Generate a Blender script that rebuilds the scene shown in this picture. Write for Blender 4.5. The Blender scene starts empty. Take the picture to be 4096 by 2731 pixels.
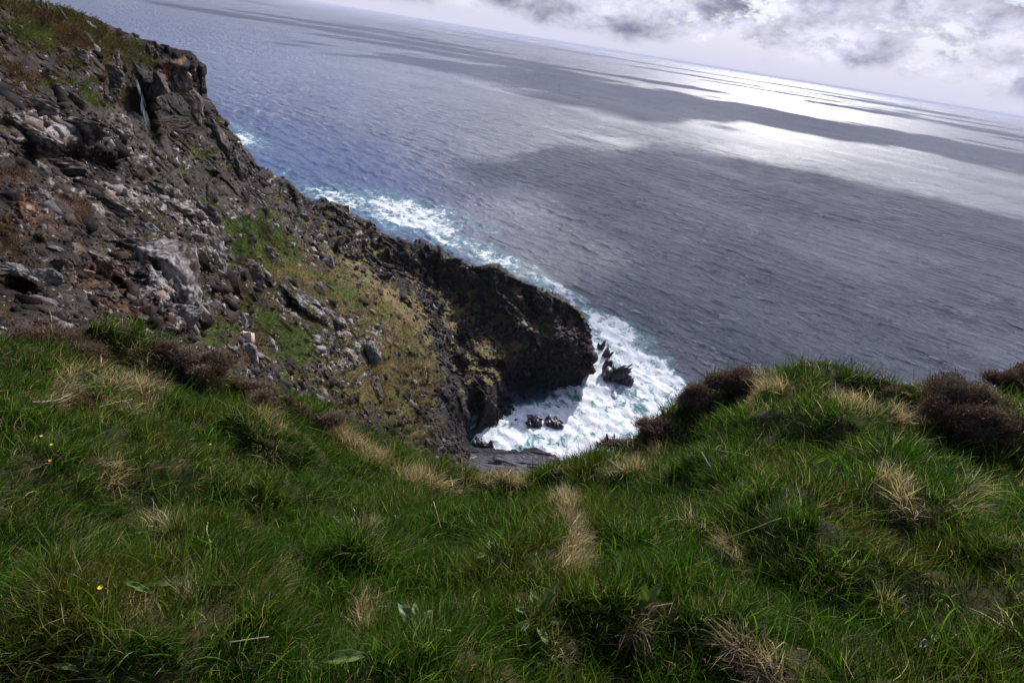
import bpy, math, random
import numpy as np
from mathutils import Vector, Matrix

# ------------------------------------------------------------------ camera, world, sun
PITCH = math.radians(28.08); ROLL = math.radians(9.18); FPX = 2275.0
SEA_Z = -90.0
SUN_AZ = math.radians(20.0); SUN_EL = math.radians(30.0)
sc = bpy.context.scene
C = sc.collection
fwd = np.array([0, math.cos(PITCH), -math.sin(PITCH)])
upv = np.array([0, math.sin(PITCH), math.cos(PITCH)])
rgt = np.array([1.0, 0, 0])
RV = rgt * math.cos(ROLL) + upv * math.sin(ROLL)
UV = -rgt * math.sin(ROLL) + upv * math.cos(ROLL)
cam_d = bpy.data.cameras.new("camera"); cam = bpy.data.objects.new("camera", cam_d); C.objects.link(cam)
cam_d.sensor_width = 36.0; cam_d.lens = FPX / 4096 * 36.0
cam_d.clip_start = 0.05; cam_d.clip_end = 90000
m = Matrix.Identity(4)
for i in range(3):
    m[i][0] = RV[i]; m[i][1] = UV[i]; m[i][2] = -fwd[i]
cam.matrix_world = m
sc.camera = cam
sc.view_settings.view_transform = 'Standard'; sc.view_settings.look = 'None'
sc.view_settings.exposure = 0.25; sc.view_settings.gamma = 1.0
sc.cycles.volume_step_rate = 5.0
sc.cycles.max_bounces = 6; sc.cycles.diffuse_bounces = 3; sc.cycles.glossy_bounces = 3
sc.cycles.transmission_bounces = 3; sc.cycles.transparent_max_bounces = 6; sc.cycles.volume_bounces = 0

sun_d = bpy.data.lights.new("sun", 'SUN'); sun = bpy.data.objects.new("sun", sun_d); C.objects.link(sun)
sun_d.energy = 4.8; sun_d.angle = math.radians(0.5); sun_d.color = (1.0, 0.955, 0.93)
SD = np.array([math.sin(SUN_AZ) * math.cos(SUN_EL), math.cos(SUN_AZ) * math.cos(SUN_EL), math.sin(SUN_EL)])
sun.rotation_euler = Vector(SD).to_track_quat('Z', 'Y').to_euler()


class NT:
    """small helper round a node tree"""
    def __init__(s, tree):
        s.t = tree; s.n = tree.nodes; s.l = tree.links
    def node(s, kind, **kw):
        nd = s.n.new(kind)
        for k, v in kw.items():
            setattr(nd, k, v)
        return nd
    def put(s, sock, v):
        if hasattr(v, 'is_output') or isinstance(v, bpy.types.NodeSocket):
            s.l.new(v, sock)
        else:
            sock.default_value = v
    def math(s, op, a, b=0.0, c=None, clamp=False):
        nd = s.node('ShaderNodeMath', operation=op); nd.use_clamp = clamp
        s.put(nd.inputs[0], a); s.put(nd.inputs[1], b)
        if c is not None: s.put(nd.inputs[2], c)
        return nd.outputs[0]
    def vmath(s, op, a, b=(0, 0, 0)):
        nd = s.node('ShaderNodeVectorMath', operation=op)
        s.put(nd.inputs[0], a); s.put(nd.inputs[1], b)
        return nd.outputs[0]
    def noise(s, vec, scale, detail=4, rough=0.5, dist=0.0):
        nd = s.node('ShaderNodeTexNoise'); s.put(nd.inputs['Vector'], vec)
        nd.inputs['Scale'].default_value = scale; nd.inputs['Detail'].default_value = detail
        nd.inputs['Roughness'].default_value = rough; nd.inputs['Distortion'].default_value = dist
        return nd.outputs[0]
    def vor(s, vec, scale, feature='F1'):
        nd = s.node('ShaderNodeTexVoronoi', feature=feature); s.put(nd.inputs['Vector'], vec)
        nd.inputs['Scale'].default_value = scale
        return nd.outputs[0]
    def map(s, v, a, b, c=0.0, d=1.0, smooth=False):
        nd = s.node('ShaderNodeMapRange'); nd.clamp = True
        if smooth: nd.interpolation_type = 'SMOOTHSTEP'
        s.put(nd.inputs[0], v)
        for i, x in enumerate((a, b, c, d)):
            s.put(nd.inputs[i + 1], x)
        return nd.outputs[0]
    def mix(s, f, a, b, blend='MIX'):
        nd = s.node('ShaderNodeMix', data_type='RGBA', blend_type=blend)
        s.put(nd.inputs['Factor'], f)
        s.put(nd.inputs[6], a if not isinstance(a, tuple) else (*a[:3], 1)); s.put(nd.inputs[7], b if not isinstance(b, tuple) else (*b[:3], 1))
        return nd.outputs[2]
    def xyz(s, v):
        nd = s.node('ShaderNodeSeparateXYZ'); s.put(nd.inputs[0], v); return nd.outputs
    def comb(s, x, y, z):
        nd = s.node('ShaderNodeCombineXYZ'); s.put(nd.inputs[0], x); s.put(nd.inputs[1], y); s.put(nd.inputs[2], z); return nd.outputs[0]


w = bpy.data.worlds.new("World"); sc.world = w; w.use_nodes = True
N = NT(w.node_tree); N.n.clear()
SKYS = 0.07
sky = N.node('ShaderNodeTexSky'); sky.sky_type = 'NISHITA'; sky.sun_disc = False
sky.sun_elevation = SUN_EL; sky.sun_rotation = SUN_AZ; sky.altitude = 90
sky.air_density = 1.0; sky.dust_density = 0.6; sky.ozone_density = 2.0
tc = N.node('ShaderNodeTexCoord').outputs['Generated']
X, Y, Z = N.xyz(tc)
az = N.math('ARCTAN2', X, Y)
pl = N.vmath('MULTIPLY', tc, (7.0, 7.0, 13.0))
pl2 = N.vmath('ADD', pl, (3.1, 7.7, 1.3))
n1 = N.noise(pl, 0.9, 10, 0.62, 0.15)
n2 = N.noise(pl2, 1.5, 9, 0.6, 0.2)
n3 = N.noise(pl2, 5.0, 8, 0.68, 0.1)
cover = N.map(N.math('ADD', N.math('MULTIPLY', n1, 0.8), N.math('MULTIPLY', n3, 0.2)), 0.42, 0.475, 0, 1, True)
cover = N.math('MULTIPLY', cover, N.map(az, -0.85, -0.2, 0.15, 1.0, True))
cover = N.math('MULTIPLY', cover, N.map(az, 1.1, 1.8, 1.0, 0.12, True))
cover = N.math('MULTIPLY', cover, N.map(N.math('ADD', Z, N.math('MULTIPLY', n2, 0.05)), 0.036, 0.068, 0, 1, True))
cover = N.math('MULTIPLY', cover, N.map(Z, 0.5, 0.9, 1.0, 0.35))
body = N.math('ADD', N.math('MULTIPLY', n2, 0.7), N.math('MULTIPLY', n3, 0.3))
shade = N.map(body, 0.42, 0.66, 0, 1, True)
ccol = N.mix(shade, (0.74, 0.725, 0.80), (0.22, 0.22, 0.30))
fluff = N.map(n3, 0.34, 0.66, 0.66, 1.16)
pv = N.vor(N.vmath('ADD', pl2, N.vmath('MULTIPLY', N.comb(n3, n2, n3), (.5, .5, .5))), 2.2, 'SMOOTH_F1')
fluff = N.math('MULTIPLY', fluff, N.map(pv, 0.12, 0.72, 1.20, 0.76))
ccol = N.vmath('MULTIPLY', ccol, N.comb(fluff, fluff, fluff))
skyc = N.vmath('MULTIPLY', sky.outputs[0], (SKYS, SKYS, SKYS))
hor = N.math('MULTIPLY', N.map(Z, 0.0, 0.15, 1.0, 0.0, True), N.map(az, 1.1, 1.9, 1.0, 0.3, True))
skyc = N.mix(N.math('MULTIPLY', hor, N.map(az, -0.9, -0.2, 0.55, 1.0, True)), skyc, (0.60, 0.60, 0.69))
out = N.mix(cover, skyc, ccol)
# the cloud veil glows round the sun
dt = N.node('ShaderNodeVectorMath', operation='DOT_PRODUCT'); N.put(dt.inputs[0], tc); dt.inputs[1].default_value = tuple(SD)
glow = N.math('ADD', 1.0, N.math('MULTIPLY', N.math('MULTIPLY', N.map(dt.outputs['Value'], 0.58, 1.0, 0.0, 3.9), N.map(dt.outputs['Value'], 0.62, 0.85, 0, 1, True)), N.map(Z, 0.14, 0.32, 0, 1, True)))
out = N.vmath('MULTIPLY', out, N.comb(glow, glow, N.math('MULTIPLY', glow, 1.10)))
bg = N.node('ShaderNodeBackground'); N.put(bg.inputs[0], out); bg.inputs[1].default_value = 1.0
wo = N.node('ShaderNodeOutputWorld'); N.l.new(bg.outputs[0], wo.inputs[0])

# ------------------------------------------------------------------ helpers
rng = np.random.default_rng(11)
random.seed(5)


def ray(u, v):
    u = np.asarray(u, float)[..., None]; v = np.asarray(v, float)[..., None]
    d = fwd + RV * (u - 2048) / FPX - UV * (v - 1365.5) / FPX
    return d


def at_h(u, v, h):            # the point seen at pixel (u, v) whose distance over the ground is h
    d = ray(u, v); k = np.asarray(h)[..., None] / np.hypot(d[..., 0], d[..., 1])[..., None]
    return d * k


def at_z(u, v, z):
    d = ray(u, v); return d * (z / d[..., 2])[..., None]


def proj(p):
    q = p @ np.stack([RV, UV, fwd]).T
    zz = np.maximum(q[..., 2], 1e-3)
    return 2048 + FPX * q[..., 0] / zz, 1365.5 - FPX * q[..., 1] / zz


def hsh(ix, iy, iz, seed):
    h = (ix.astype(np.int64) * 374761393 + iy.astype(np.int64) * 668265263 + iz.astype(np.int64) * 3266489917 % 4294967296 + seed * 974711) & 0xFFFFFFFF
    h = h.astype(np.uint32)
    h ^= h >> np.uint32(13); h *= np.uint32(1274126177); h ^= h >> np.uint32(16)
    h *= np.uint32(2246822519); h ^= h >> np.uint32(13)
    return h


def pn(p, seed=0):            # gradient noise, about -0.7 .. 0.7
    p = p.astype(np.float32); i = np.floor(p).astype(np.int32); f = (p - i).astype(np.float32)
    u = f * f * f * (f * (f * 6 - 15) + 10)
    r = np.zeros(len(p), np.float32)
    for c in range(8):
        a, b, d = c & 1, (c >> 1) & 1, c >> 2
        h = hsh(i[:, 0] + a, i[:, 1] + b, i[:, 2] + d, seed)
        gx = (h & np.uint32(255)).astype(np.float32) / 127.5 - 1
        gy = ((h >> np.uint32(8)) & np.uint32(255)).astype(np.float32) / 127.5 - 1
        gz = ((h >> np.uint32(16)) & np.uint32(255)).astype(np.float32) / 127.5 - 1
        g = gx * (f[:, 0] - a) + gy * (f[:, 1] - b) + gz * (f[:, 2] - d)
        wgt = (u[:, 0] if a else 1 - u[:, 0]) * (u[:, 1] if b else 1 - u[:, 1]) * (u[:, 2] if d else 1 - u[:, 2])
        r += g * wgt
    return r


def fbm(p, octv=4, seed=0, gain=0.5):
    r = np.zeros(len(p), np.float32); a = 1.0
    for k in range(octv):
        r += a * pn(p * (2.03 ** k), seed + k * 7); a *= gain
    return r


def facet(p, seed=0, tilt=1.0):   # blocky broken planes: each cell its own step and tilt
    p = p.astype(np.float32); i0 = np.floor(p - 0.5).astype(np.int32)
    best = np.full(len(p), 9e9, np.float32); second = best.copy()
    acc = np.zeros(len(p), np.float32); ws = np.full(len(p), 1e-9, np.float32)
    for c in range(8):
        i = i0 + np.array([c & 1, (c >> 1) & 1, c >> 2], np.int32)
        h = hsh(i[:, 0], i[:, 1], i[:, 2], seed)
        d = p - (i + 0.14 + 0.72 / 255 * np.stack([(h & np.uint32(255)), ((h >> np.uint32(8)) & np.uint32(255)), ((h >> np.uint32(16)) & np.uint32(255))], 1).astype(np.float32))
        dd = (d * d).sum(1)
        h2 = hsh(i[:, 1], i[:, 2], i[:, 0], seed + 91)
        t = np.stack([(h2 & np.uint32(255)), ((h2 >> np.uint32(8)) & np.uint32(255)), ((h2 >> np.uint32(16)) & np.uint32(255))], 1).astype(np.float32) / 127.5 - 1
        v = ((h2 >> np.uint32(24)).astype(np.float32) / 127.5 - 1) * 0.42 + (d * t).sum(1) * tilt
        wq = np.exp(-70.0 * dd); acc += v * wq; ws += wq
        second = np.where(dd < best, best, np.minimum(second, dd)); best = np.minimum(best, dd)
    return acc / ws, np.sqrt(second) - np.sqrt(best)


def sstep(x, a, b):
    t = np.clip((x - a) / (b - a), 0, 1); return t * t * (3 - 2 * t)


def mesh_obj(name, verts, faces, mat, parent=None, attrs=None, cols=None, smooth=False):
    """faces: int array (n,4) or (n,3) or list of such arrays"""
    me = bpy.data.meshes.new(name)
    if not isinstance(faces, list): faces = [faces]
    faces = [f for f in faces if len(f)]
    loops = np.concatenate([f.ravel() for f in faces]).astype(np.int32)
    sizes = np.concatenate([np.full(len(f), f.shape[1], np.int32) for f in faces])
    starts = np.concatenate([[0], np.cumsum(sizes)[:-1]]).astype(np.int32)
    me.vertices.add(len(verts)); me.vertices.foreach_set('co', np.asarray(verts, np.float32).ravel())
    me.loops.add(len(loops)); me.loops.foreach_set('vertex_index', loops)
    me.polygons.add(len(sizes)); me.polygons.foreach_set('loop_start', starts)
    me.polygons.foreach_set('loop_total', sizes)
    if smooth: me.polygons.foreach_set('use_smooth', np.ones(len(sizes), bool))
    me.update(calc_edges=True)
    for k, a in (attrs or {}).items():
        at = me.attributes.new(k, 'FLOAT', 'POINT'); at.data.foreach_set('value', np.asarray(a, np.float32))
    for k, a in (cols or {}).items():
        at = me.attributes.new(k, 'FLOAT_COLOR', 'POINT')
        rgba = np.ones((len(verts), 4), np.float32); rgba[:, :3] = a
        at.data.foreach_set('color', rgba.ravel())
    if mat: me.materials.append(mat)
    o = bpy.data.objects.new(name, me); C.objects.link(o)
    if parent: o.parent = parent
    return o


def grid_faces(nr, nc):
    a = np.arange(nr * nc, dtype=np.int32).reshape(nr, nc)
    return np.stack([a[:-1, :-1], a[:-1, 1:], a[1:, 1:], a[1:, :-1]], -1).reshape(-1, 4)


def tag(o, label=None, cat=None, group=None, kind=None):
    if label: o['label'] = label
    if cat: o['category'] = cat
    if group: o['group'] = group
    if kind: o['kind'] = kind
    return o


def empty(name, loc):
    o = bpy.data.objects.new(name, None); C.objects.link(o); o.location = loc; o.empty_display_size = 0.05
    return o


def tps(pts, vals, lam=1e-3):
    """smooth surface through scattered values"""
    pts = np.asarray(pts, float); sc_ = 1 / 1000.0 if np.abs(pts).max() > 100 else 1.0
    P = pts * sc_; n = len(P)
    def K(A, B):
        d2 = ((A[:, None] - B[None]) ** 2).sum(-1); return np.where(d2 > 1e-12, 0.5 * d2 * np.log(np.maximum(d2, 1e-12)), 0)
    M = np.zeros((n + 3, n + 3)); M[:n, :n] = K(P, P) + np.eye(n) * lam
    Q = np.hstack([np.ones((n, 1)), P]); M[:n, n:] = Q; M[n:, :n] = Q.T
    wv = np.linalg.solve(M, np.concatenate([vals, np.zeros(3)]))
    def f(q):
        q = np.asarray(q, float) * sc_; r = np.empty(len(q))
        for s in range(0, len(q), 100000):
            b = q[s:s + 100000]; r[s:s + 100000] = K(b, P) @ wv[:n] + wv[n] + b @ wv[n + 1:]
        return r
    return f


def pix_blob(U_, V_, blobs, p=1.0):
    """sum of soft rotated ellipses (u, v, ru, rv, angle deg, amount)"""
    r = np.zeros(len(U_), np.float32)
    for (u, v, ru, rv, an, a) in blobs:
        ca, sa = math.cos(math.radians(an)), math.sin(math.radians(an))
        du, dv = U_ - u, V_ - v
        q = ((du * ca + dv * sa) / ru) ** 2 + ((-du * sa + dv * ca) / rv) ** 2
        r += a * np.exp(-q ** p)
    return r


# ------------------------------------------------------------------ materials
def new_mat(name):
    m_ = bpy.data.materials.new(name); m_.use_nodes = True
    t = NT(m_.node_tree); t.n.clear()
    o = t.node('ShaderNodeOutputMaterial')
    return m_, t, o


def attr(t, name):
    return t.node('ShaderNodeAttribute', attribute_name=name)


def rock_mat(name, use_col=True, col=(0.12, 0.11, 0.11), scale=1.0, spec=0.35, rough=0.75):
    m_, t, o = new_mat(name)
    pos = t.node('ShaderNodeTexCoord').outputs['Object']
    base = attr(t, 'Col').outputs['Color'] if use_col else None
    n_a = t.noise(pos, 1.6 * scale, 8, 0.65, 0.3)
    n_b = t.noise(pos, 9.0 * scale, 6, 0.65)
    n_c = t.noise(pos, 0.5 * scale, 5, 0.6)
    if base is None: base = tuple(col)
    f1 = t.map(n_a, 0.3, 0.7, 0.62, 1.38)
    f2 = t.map(n_b, 0.3, 0.7, 0.6, 1.4)
    c_ = t.vmath('MULTIPLY', base, t.comb(f1, f1, f1)); c_ = t.vmath('MULTIPLY', c_, t.comb(f2, f2, f2))
    if not use_col:   # pale lichen crust in spots
        li = t.map(t.math('MULTIPLY', n_a, t.noise(pos, 4.0 * scale, 5, 0.7)), 0.27, 0.34, 0, 0.8, True)
        c_ = t.mix(li, c_, (0.33, 0.32, 0.30))
        c_ = t.mix(t.map(n_c, 0.5, 0.7, 0, 0.6), c_, (0.10, 0.065, 0.04))
    b = t.node('ShaderNodeBsdfPrincipled'); t.put(b.inputs['Base Color'], c_)
    b.inputs['Roughness'].default_value = rough; b.inputs['Specular IOR Level'].default_value = spec
    bh = t.math('ADD', t.noise(pos, 5 * scale, 8, 0.7), t.math('MULTIPLY', t.vor(pos, 3.0 * scale, 'DISTANCE_TO_EDGE'), 0.5))
    bp = t.node('ShaderNodeBump'); bp.inputs['Strength'].default_value = 0.7; bp.inputs['Distance'].default_value = 0.12 / scale
    t.put(bp.inputs['Height'], bh); t.l.new(bp.outputs[0], b.inputs['Normal'])
    t.l.new(b.outputs[0], o.inputs[0])
    return m_


def blade_mat(name, spec=0.25, rough=0.55, trans=0.35):
    m_, t, o = new_mat(name)
    col = attr(t, 'Col').outputs['Color']
    b = t.node('ShaderNodeBsdfPrincipled'); t.put(b.inputs['Base Color'], col)
    b.inputs['Roughness'].default_value = rough; b.inputs['Specular IOR Level'].default_value = spec
    tr = t.node('ShaderNodeBsdfTranslucent'); t.put(tr.inputs[0], t.vmath('MULTIPLY', col, (1.15, 1.25, 0.7)))
    mx = t.node('ShaderNodeMixShader'); mx.inputs[0].default_value = trans
    t.l.new(b.outputs[0], mx.inputs[1]); t.l.new(tr.outputs[0], mx.inputs[2]); t.l.new(mx.outputs[0], o.inputs[0])
    return m_


def plain_mat(name, col, rough=0.7, spec=0.3, nscale=20, var=0.35):
    m_, t, o = new_mat(name)
    pos = t.node('ShaderNodeTexCoord').outputs['Object']
    f = t.map(t.noise(pos, nscale, 5, 0.6), 0.3, 0.7, 1 - var, 1 + var)
    b = t.node('ShaderNodeBsdfPrincipled')
    t.put(b.inputs['Base Color'], t.vmath('MULTIPLY', (*col, ), t.comb(f, f, f)))
    b.inputs['Roughness'].default_value = rough; b.inputs['Specular IOR Level'].default_value = spec
    t.l.new(b.outputs[0], o.inputs[0])
    return m_


M_ROCK = rock_mat('cliff_rock', spec=0.10, rough=0.85)
M_BOULDER = rock_mat('grey_boulder', False, (0.13, 0.12, 0.115), 1.6, 0.12)
M_SLATE = rock_mat('slate', False, (0.10, 0.10, 0.108), 2.0, 0.15)
M_TAN = rock_mat('tan_rock', False, (0.17, 0.115, 0.075), 1.8, 0.12)
M_WET = rock_mat('wet_black_rock', True, scale=0.8, spec=0.6, rough=0.45)
M_BLADE = blade_mat('grass_blades', 0.12, 0.6, 0.5)
M_HEATH = blade_mat('heather_sprigs', 0.2, 0.65, 0.15)
M_LEAF = blade_mat('plantain_leaf', 0.3, 0.5, 0.3)
M_WOOD = plain_mat('weathered_wood', (0.10, 0.09, 0.08))
M_STRAW = plain_mat('dry_straw', (0.34, 0.27, 0.15))
M_YELLOW = plain_mat('yellow_petal', (0.75, 0.50, 0.02))
M_SEED = plain_mat('dark_seed_head', (0.06, 0.045, 0.035))
M_PALESEED = plain_mat('pale_seed_head', (0.38, 0.33, 0.22))
M_TWIG = plain_mat('grey_twig', (0.22, 0.18, 0.15))

# ------------------------------------------------------------------ the headland
# (u, v, distance over the ground): how far each seen place of the cliffs lies
CT = [(-700, -120, 42), (-300, -60, 42), (0, 0, 46), (134, 7, 52), (286, 40, 58), (446, 103, 64), (571, 156, 70), (638, 181, 74), (759, 205, 84),
      (812, 254, 88), (803, 330, 90), (848, 402, 93), (906, 491, 98), (960, 594, 104), (1024, 683, 110), (1078, 700, 114),
      (1175, 746, 122), (1247, 810, 127), (1359, 832, 135), (1440, 878, 141), (1563, 945, 149), (1667, 1000, 154),
      (1808, 1027, 160), (1996, 1078, 166), (2103, 1134, 165), (2203, 1181, 163), (2284, 1211, 160), (2352, 1289, 156),
      (2360, 1369, 153), (2366, 1449, 150),
      (-700, 500, 20), (-700, 1000, 11), (-700, 1500, 6.5), (-300, 1480, 7), (0, 1480, 7), (350, 1490, 8), (640, 1530, 10), (880, 1590, 15),
      (1120, 1710, 26), (1290, 1790, 38), (1440, 1850, 52), (1600, 1910, 68), (1750, 1960, 78), (1850, 1930, 88), (1870, 1830, 100),
      (0, 200, 42), (0, 400, 33), (0, 700, 23), (0, 900, 17), (0, 1100, 12.5), (0, 1300, 9.5),
      (250, 300, 48), (250, 500, 38), (250, 700, 29), (250, 900, 20), (250, 1100, 15), (250, 1300, 11), (450, 1350, 13),
      (450, 300, 60), (450, 550, 47), (450, 800, 31), (450, 1000, 23), (450, 1200, 17), (570, 350, 71), (610, 560, 63), (650, 400, 76), (750, 320, 84),
      (750, 500, 80), (700, 700, 54), (700, 900, 34), (700, 1100, 25), (700, 1300, 18), (850, 600, 86), (850, 750, 68), (850, 900, 48), (850, 1100, 36), (880, 1300, 28),
      (1000, 800, 84), (1000, 950, 62), (1000, 1150, 48), (1000, 1350, 38), (1050, 1500, 33), (1180, 900, 100), (1200, 1050, 82), (1200, 1200, 66), (1200, 1400, 52), (1250, 1600, 42),
      (1400, 1000, 122), (1400, 1150, 96), (1400, 1300, 78), (1400, 1500, 63), (1450, 1700, 56), (1600, 1100, 140), (1600, 1250, 112), (1600, 1400, 93), (1600, 1600, 80), (1650, 1780, 78),
      (1780, 1250, 140), (1780, 1400, 118), (1750, 1550, 104), (1780, 1700, 98), (1950, 1300, 150), (1930, 1420, 132), (1980, 1530, 126),
      (2100, 1300, 152), (2150, 1400, 147), (2250, 1350, 150), (2300, 1450, 147)]
for (u, v) in [(1890, 1778), (1942, 1742), (2036, 1733), (2103, 1700), (2113, 1640), (2157, 1583), (2240, 1582), (2297, 1577), (2337, 1536), (2353, 1500)]:
    pz = at_z(u, v, -91.0); CT.append((u, v, float(np.hypot(pz[0], pz[1]))))
f_hd = tps([c[:2] for c in CT], np.log([c[2] for c in CT]), 2e-4)
ST = [(-700, -120, -700, 1520), (-300, -60, -300, 1500), (0, 0, 0, 1490), (134, 7, 150, 1490), (286, 40, 350, 1495), (380, 76, 440, 1500), (446, 103, 520, 1510),
      (522, 132, 590, 1520), (571, 156, 640, 1530), (620, 163, 690, 1535), (638, 181, 720, 1540), (696, 196, 760, 1550), (759, 205, 800, 1560), (790, 228, 830, 1570),
      (813, 254, 860, 1580), (799, 266, 880, 1590), (803, 330, 930, 1620), (808, 370, 980, 1640), (848, 402, 1040, 1670), (875, 460, 1080, 1690), (906, 491, 1120, 1710), (920, 549, 1160, 1730),
      (960, 594, 1200, 1750), (1024, 683, 1290, 1790), (1078, 700, 1340, 1810), (1175, 746, 1440, 1850), (1247, 810, 1500, 1880), (1359, 832, 1600, 1910),
      (1440, 878, 1680, 1930), (1502, 889, 1750, 1960), (1507, 909, 1760, 1960), (1563, 945, 1800, 1960), (1634, 980, 1850, 1930), (1700, 1001, 1872, 1850), (1808, 1027, 1890, 1785),
      (1900, 1052, 1942, 1748), (1996, 1078, 2036, 1740), (2050, 1106, 2103, 1706), (2080, 1120, 2116, 1645), (2103, 1134, 2095, 1608), (2150, 1156, 2085, 1580),
      (2203, 1181, 2157, 1588), (2284, 1211, 2240, 1587), (2337, 1255, 2297, 1582), (2352, 1289, 2337, 1540), (2358, 1369, 2351, 1507), (2366, 1449, 2355, 1500)]
ST = np.array(ST, float)
NS, NTT, NB = 1800, 1000, 46
seg = np.hypot(np.diff(ST[:, 0]), np.diff(ST[:, 1])) + 0.8 * np.hypot(np.diff(ST[:, 2]), np.diff(ST[:, 3]))
cs = np.concatenate([[0], np.cumsum(seg)]); ss = np.linspace(0, cs[-1], NS)
SI = np.stack([np.interp(ss, cs, ST[:, k]) for k in range(4)], 1)
tt = np.linspace(0, 1, NTT)
GU = (SI[None, :, 0] * (1 - tt[:, None]) + SI[None, :, 2] * tt[:, None]).ravel()
GV = (SI[None, :, 1] * (1 - tt[:, None]) + SI[None, :, 3] * tt[:, None]).ravel()
HD = np.exp(f_hd(np.stack([GU, GV], 1)))
# hollows (+) and bulges (-) seen in the photograph, as a share of the distance
REL = [(535, 430, 62, 62, 20, .20), (590, 500, 34, 100, -12, .10), (310, 665, 190, 60, 8, .16), (120, 560, 150, 60, 5, -.05), (380, 540, 170, 80, 25, -.07),
       (690, 1110, 120, 170, -25, -.13), (560, 1030, 90, 60, -20, -.04), (400, 1130, 110, 45, 20, .10), (640, 1010, 70, 22, -8, .07), (800, 1040, 30, 120, 15, -.07),
       (735, 1285, 100, 50, -20, -.06), (640, 1240, 110, 18, -32, .07), (60, 1180, 100, 60, 10, .12), (1130, 1180, 70, 25, 50, .07), (1090, 1010, 50, 120, -40, .06), (1230, 1230, 130, 22, 35, -.05),
       (990, 980, 28, 120, 10, -.05), (1400, 960, 80, 40, 20, -.025), (1882, 1650, 34, 75, 12, .10), (1830, 1480, 26, 60, 30, .05), (2085, 1520, 50, 34, -30, .06), (2020, 1560, 30, 60, 10, .04),
       (1995, 1600, 70, 60, 0, -.02), (2250, 1400, 70, 110, 0, -.02), (2120, 1230, 14, 110, -8, .04), (1840, 1320, 100, 30, 50, .02), (1500, 1400, 30, 50, -30, -.04), (1560, 1560, 40, 160, -25, -.03),
       (850, 300, 60, 20, 60, 0.02), (700, 330, 60, 60, 40, .05), (700, 260, 70, 18, 10, -.03), (430, 700, 40, 200, -20, .02), (780, 640, 40, 160, -35, .04), (210, 400, 30, 120, -30, .05)]
HD = HD * (1 + pix_blob(GU, GV, REL, 1.6))
BP = at_h(GU, GV, HD)
G3 = BP.reshape(NTT, NS, 3)
# far side: from the crest down to the sea behind
rid = G3[0]; tg = np.gradient(rid, axis=0)[:, :2]; tg /= np.linalg.norm(tg, axis=1)[:, None] + 1e-9
away = rid[:, :2] / np.linalg.norm(rid[:, :2], axis=1)[:, None]
kern = np.hanning(121); kern /= kern.sum()
away = away + np.stack([np.convolve(np.pad((-tg[:, 1] if k == 0 else tg[:, 0]), 60, 'edge'), kern, 'valid') for k in (0, 1)], 1) * 0.0
away /= np.linalg.norm(away, axis=1)[:, None]
bk = np.linspace(0, 1, NB + 1)[1:][::-1]
BK = []
for b_ in bk:
    zz = rid[:, 2] + (-93 - rid[:, 2]) * (b_ ** 1.6)
    dst = 26 * b_ ** 0.75 + 1.0 * b_
    BK.append(np.concatenate([rid[:, :2] + away * dst, zz[:, None]], 1))
G3 = np.concatenate([np.array(BK), G3], 0)
NR = NTT + NB
BP = G3.reshape(-1, 3)
pu, pv = proj(BP)
GU = np.concatenate([np.repeat(SI[None, :, 0], NB, 0).ravel(), GU]); GV = np.concatenate([np.repeat(SI[None, :, 1], NB, 0).ravel(), GV])
hd = np.hypot(BP[:, 0], BP[:, 1])


def grid_normals(G):
    du = np.gradient(G, axis=1); dv = np.gradient(G, axis=0)
    n_ = np.cross(dv, du); n_ /= np.linalg.norm(n_, axis=2)[..., None] + 1e-9
    return n_


nrm = grid_normals(G3).reshape(-1, 3)
flip = np.sign((nrm.reshape(NR, NS, 3)[NB + 50:] * -G3[NB + 50:]).sum(2).mean()); nrm *= flip
# vegetation and colour zones read off the photograph
wob = fbm(BP * (30 / hd)[:, None] * 0.35, 4, 3, .6)
wu, wv = GU + wob * 60, GV + fbm(BP * (30 / hd)[:, None] * 0.35 + 40, 4, 9) * 60
GREEN = [(100, 130, 130, 55, 25, .8), (60, 20, 200, 20, 8, .9), (330, 110, 300, 30, 24, 1.0), (560, 185, 130, 20, 22, .8), (340, 380, 45, 100, -30, .7), (700, 660, 110, 28, 45, 1), (820, 650, 60, 60, 20, .7),
         (930, 880, 90, 35, 50, .9), (1010, 960, 100, 50, 45, 1.), (1120, 960, 140, 60, 45, .8), (1370, 1160, 170, 22, 42, 1.3), (1080, 1300, 110, 45, 50, .9), (870, 1330, 50, 50, 0, .6),
         (1180, 1370, 90, 60, 40, .8), (1000, 1000, 90, 50, 50, .6), (1130, 1420, 80, 60, 0, .5), (1740, 1810, 60, 30, 10, 1), (1560, 1730, 80, 40, 20, .6), (1150, 1480, 60, 60, 0, .5)]
STRAW = [(1250, 1100, 190, 70, 42, .9), (1480, 1200, 150, 60, 42, .9), (1640, 1270, 110, 50, 38, 1.2), (1600, 1350, 160, 45, 48, 1.2), (1680, 1500, 60, 120, -12, .9), (1560, 1500, 90, 50, 50, .9),
         (1620, 1700, 60, 150, -25, 1.0), (1950, 1390, 60, 50, -30, 1.6), (2050, 1370, 60, 26, -30, 1.5), (2150, 1280, 80, 34, 20, 1.5), (2180, 1340, 60, 34, 0, 1.4), (2080, 1180, 60, 20, 20, .8), (1990, 1510, 60, 22, 10, .9), (2310, 1270, 22, 30, 20, .8),
         (1850, 1250, 70, 40, -10, .8), (1900, 1480, 30, 80, 20, .6), (1420, 1060, 140, 30, 40, .8), (1100, 1050, 90, 60, 40, .7), (1530, 1640, 60, 90, -20, .8), (1790, 1180, 60, 35, 10, .7), (1680, 1110, 40, 20, 0, .8), (1450, 1560, 90, 60, 30, .5)]
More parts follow.
